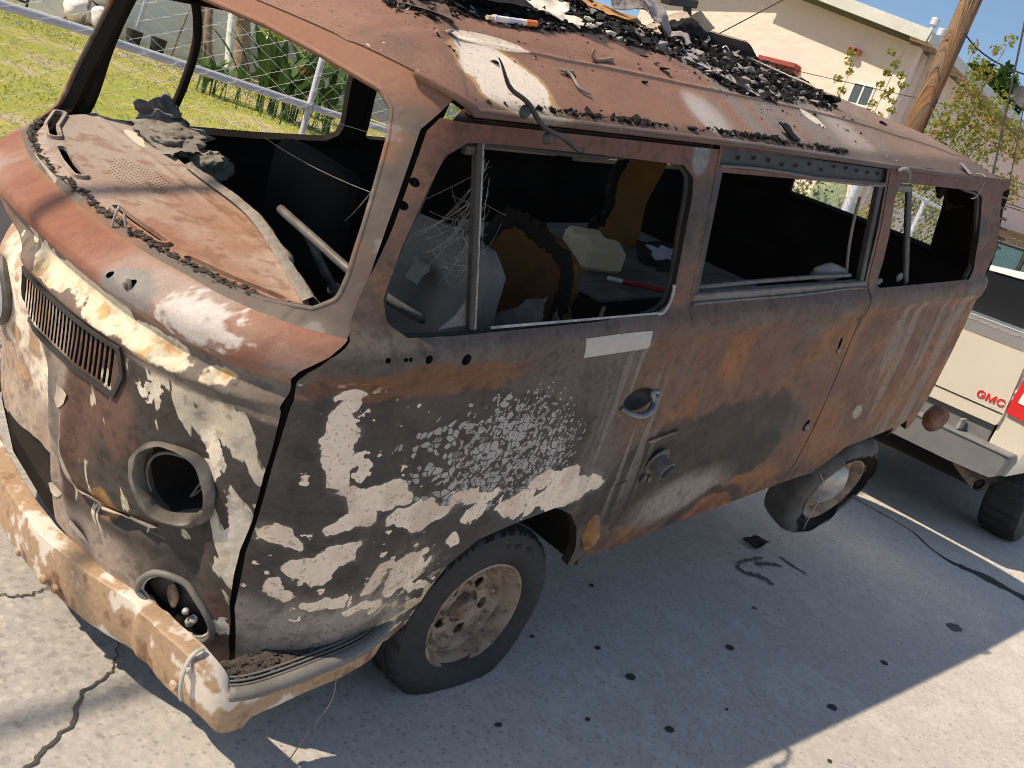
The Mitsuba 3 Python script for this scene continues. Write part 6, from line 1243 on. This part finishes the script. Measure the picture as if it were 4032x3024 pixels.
tp('tread_pattern', cat(dp_), 'mat_alu', False)
plate([(.898, .975), (.905, 1.40), (1.06, 1.39), (1.098, 1.28), (1.10, 1.02), (1.08, .96)], XB - .06, .075, 'mat_tail_red', 'tail_light', .015); plate([(.935, 1.06), (.94, 1.14), (1.07, 1.14), (1.07, 1.06)], XB + .0145, .005, 'mat_white_gloss', 'reversing_lamp', .01, tk + '__tail_light')
cn = thing('x', 'x', 'x') if False else None
CN = plate([(-.62, 1.468), (-.60, 1.785), (.30, 1.79), (.62, 1.825), (.80, 1.815), (.90, 1.47)], XB - .16, .10, 'mat_white_gloss', 'canopy', .03)
gl = plate([(-.56, 1.490), (-.54, 1.755), (.30, 1.76), (.745, 1.785), (.85, 1.495)], XB - .055, .012, 'mat_tint', 'rear_window', .03)
plate([(-.6, 1.757), (-.6, 1.78), (.30, 1.785), (.78, 1.812), (.78, 1.79), (.30, 1.762)], XB - .05, .02, 'mat_white_gloss', 'window_trim', .004, CN)
tp('canopy_roof', rbox((2.3, 1.50, .10), .045).apply_translation([XB - 1.25, .10, 1.735]), 'mat_white_gloss', 30, CN); tp('canopy_side', rbox((2.2, .06, .36), .02).apply_translation([XB - 1.25, .86, 1.62]), 'mat_white_gloss', 30, CN)
bp = [(-.82, .585), (-.82, .735), (-.10, .745), (1.00, .742), (1.045, .73), (1.05, .70), (1.04, .60), (1.01, .578), (.75, .566), (-.1, .57)]
plate(bp, XB + .0, .16, 'mat_bumper_grey', 'rear_bumper', .02); tp('bumper_step', rbox((.19, .9, .02), .006).apply_translation([XB + .075, .62, .748]), 'mat_bumper_grey', 30, tk + '__rear_bumper'); tp('step_fin', rbox((.10, .02, .075), .004).apply_translation([XB + .05, .70, .80]), 'mat_alu', False, tk + '__rear_bumper')
tp('plate_panel', rbox((.02, .5, .13), .005).apply_translation([XB - .03, .62, .81]), 'mat_bumper_grey', False); plate([(-.8, .745), (-.8, .87), (.885, .87), (.885, .745)], XB - .10, .03, 'mat_char', 'gap', .002)
tp('chassis', rbox((4.6, 1.7, .22), .03).apply_translation([XB - 2.5, .06, .52]), 'mat_char', False); tp('spare_wheel', lathe([(.15, -.1), (.33, -.08), (.35, 0), (.33, .08), (.15, .1)], 30, 'z').apply_translation([XB - .75, .1, .45]), 'mat_tyre', 40)
px_ = np.array([[-5.6, .55, .52], [-4.85, .66, .535], [-4.62, .76, .53], [-4.40, .965, .49]]); ex = spline(px_, 14); tp('exhaust_pipe', tube(ex, .048, 18, cap=False), 'mat_wheel_rust', True); tp('exhaust_bore', tube(ex[-3:] - (ex[-1] - ex[-2]) * .2, .042, 18), 'mat_char', True, tk + '__exhaust_pipe')
tw = lathe([(.21, -.10), (.22, -.13), (.30, -.145), (.36, -.135), (.385, -.10), (.39, 0), (.385, .10), (.36, .135), (.30, .145), (.22, .13), (.21, .10)], 96); v = tw.vertices; a = np.arctan2(v[:, 2], v[:, 0]); r = np.hypot(v[:, 0], v[:, 2]); k = (r > .37) & (np.floor(a / (2 * math.pi) * 48 + (v[:, 1] > 0) * .5) % 2 == 0); v[k, 0] *= .965; v[k, 2] *= .965
for y in (.98, -.75):
    t = tp('wheel', lathe([(.215, -.1), (.215, .05), (.19, .07), (.12, .05), (.08, .09), (0, .09)], 48).apply_translation([-5.62, y, .385]), 'mat_alu', 40); tp('tyre', tw.copy().apply_translation([-5.62, y, .385]), 'mat_tyre', 25, t)
lt = meshkit.text_mesh('GMC', .044, .008, True); lt.vertices[:, 0] *= (.178 / (lt.bounds[1, 0] - lt.bounds[0, 0])); mt = np.eye(4); mt[:3, :3] = np.array([[0, 0, 1], [1, 0, 0], [0, 1, 0]]); mt[:3, 3] = (XB + .0205, .692, 1.000); l2 = lt.copy(); lt.apply_transform(mt)
l2.vertices[:, :2] = (l2.vertices[:, :2] - l2.vertices[:, :2].mean(0)) * [1.02, 1.10] + l2.vertices[:, :2].mean(0); l2.vertices[:, 2] *= .6; mt2 = mt.copy(); l2.apply_transform(mt2); tp('lettering', lt, 'mat_tail_red', False, TG); tp('lettering_edge', l2, 'mat_chrome_strip', False, TG)
# ---------------------------------------------------------------- marks on the driveway
def ribbon(pts, w, z, key, mat, jag=.4, seed=0):
    p = spline([(x, y, 0) for x, y in pts], 60)[:, :2]; t = np.gradient(p, axis=0); t /= np.linalg.norm(t, axis=1, keepdims=True); n = np.stack([-t[:, 1], t[:, 0]], 1); q = np.linspace(0, 1, 60); ww = np.interp(q, np.linspace(0, 1, len(w)), w) * (1 + jag * 2 * (meshkit.fbm(np.stack([q * 25, q * 0 + seed, q * 0], 1), 3, seed) - .5)); p = p + n * (.012 * (meshkit.fbm(np.stack([q * 30, q * 0 + 4 + seed, q * 0], 1), 3, seed + 2) - .5))[:, None] * 2
    V_ = np.vstack([np.c_[p + n * ww[:, None], np.full(60, z)], np.c_[p - n * ww[:, None], np.full(60, z)]]); f = np.array([[k, k + 60, k + 61, k + 1] for k in range(59)]); k = numbered('driveway__' + key); scene[k] = mikit.ply(trimesh.Trimesh(V_, np.vstack([f[:, [0, 1, 2]], f[:, [0, 2, 3]]]), process=False), mat, False); return k
flat('tar', (.030, .029, .029), .8, var=.5, sc=40); flat('crack_dirt', (.075, .068, .060), .95, var=.5, sc=60); flat('scuff', (.085, .083, .082), .9, var=.5, sc=50)
ribbon([(.84, .27), (.891, .346), (.943, .42), (1.014, .465), (1.054, .495), (1.073, .532), (1.103, .576), (1.143, .601), (1.186, .629), (1.228, .668), (1.30, .72)], [.0012, .002, .004, .0045, .005, .0045], .004, 'crack', 'mat_crack_dirt')
ribbon([(1.20, .03), (1.076, .02), (1.021, .045), (.969, .025), (.90, .03)], [.003, .004, .003, .001], .004, 'crack', 'mat_crack_dirt', .6, 3); ribbon([(1.45, .10), (1.30, .085), (1.20, .03)], [.002, .003], .004, 'crack', 'mat_crack_dirt', .6, 5)
ribbon([(-4.52, .20), (-4.464, .46), (-4.40, .76), (-4.335, .83), (-4.217, 1.038), (-4.274, 1.225), (-4.302, 1.495), (-4.36, 1.9)], [.006, .008, .006, .010, .045, .055, .045, .035], .004, 'joint_filler', 'mat_tar', .7, 2)
for i, (x, y, a, b) in enumerate(((-.664, 1.008, .022, .016), (-1.322, 1.045, .022, .017), (-1.417, 1.466, .024, .018), (-.679, .84, .014, .010), (-2.105, 1.413, .020, .017), (-.559, 1.253, .018, .014), (-1.039, .517, .012, .010), (-1.802, .899, .014, .010), (-3.07, 1.435, .06, .035), (-1.05, 1.62, .01, .008), (-.46, .70, .010, .007), (-.30, 1.10, .010, .007), (.02, 1.0, .012, .008), (-.9, 1.28, .006, .006))):
    a_ = np.linspace(0, 2 * math.pi, 19)[:-1]; rr = 1 + .35 * (rng.random(18) - .5); m = trimesh.creation.extrude_polygon(Polygon(np.stack([x + a * rr * np.cos(a_), y + b * rr * np.sin(a_)], 1)), .002); m.apply_translation([0, 0, .002]); k = numbered('driveway__gum_spot'); scene[k] = mikit.ply(m, 'mat_tar' if i not in (7, 8) else 'mat_scuff', False)
ribbon([(-2.16, .613), (-2.10, .66), (-2.135, .704), (-2.18, .76), (-2.16, .80)], [.004, .022, .026, .014], .004, 'burn_mark', 'mat_scuff', .9, 6); ribbon([(-2.571, .635), (-2.562, .70), (-2.56, .80)], [.012, .014, .008], .004, 'burn_mark', 'mat_scuff', .9, 8); ribbon([(-2.16, .60), (-2.28, .60), (-2.42, .61)], [.006, .014, .010], .004, 'burn_mark', 'mat_scuff', .9, 7); ribbon([(-2.28, .65), (-2.40, .666), (-2.46, .70)], [.012, .02, .010], .004, 'burn_mark', 'mat_scuff', 1.0, 9)
k = numbered('burnt_scrap'); scene[k] = mikit.ply(drape([(-2.46, .44, .01), (-2.60, .47, .03), (-2.58, .56, .035), (-2.44, .55, .008)], 16, 14, .02, 12, 4, .006, .2), 'mat_charcoal', True); labels[k] = dict(label='black burnt scrap lying on the driveway below the middle of the van', category='scrap')
k = numbered('loose_wire'); scene[k] = mikit.ply(tube(spline([v2w([.62, .878, .30]), v2w([.64, .905, .24]), (.66, .90, .12), (.70, .905, .05), (.72, .915, .006), (.68, .945, .004), (.70, 1.02, .004)], 40), .0016, 6), 'mat_wheel_rust', True); labels[k] = dict(label='thin rusty wire hanging from the bumper step to the driveway', category='wire')
k = numbered('hanging_thread'); scene[k] = mikit.ply(tube(spline([v2w([-1.96, .845, .29]), v2w([-2.02, .86, .20]), v2w([-2.03, .855, .08]), v2w([-2.06, .84, -.03])], 24), .0018, 5), 'mat_tape', True); labels[k] = dict(label='white thread hanging from the sill to the torn rear tyre', category='thread')
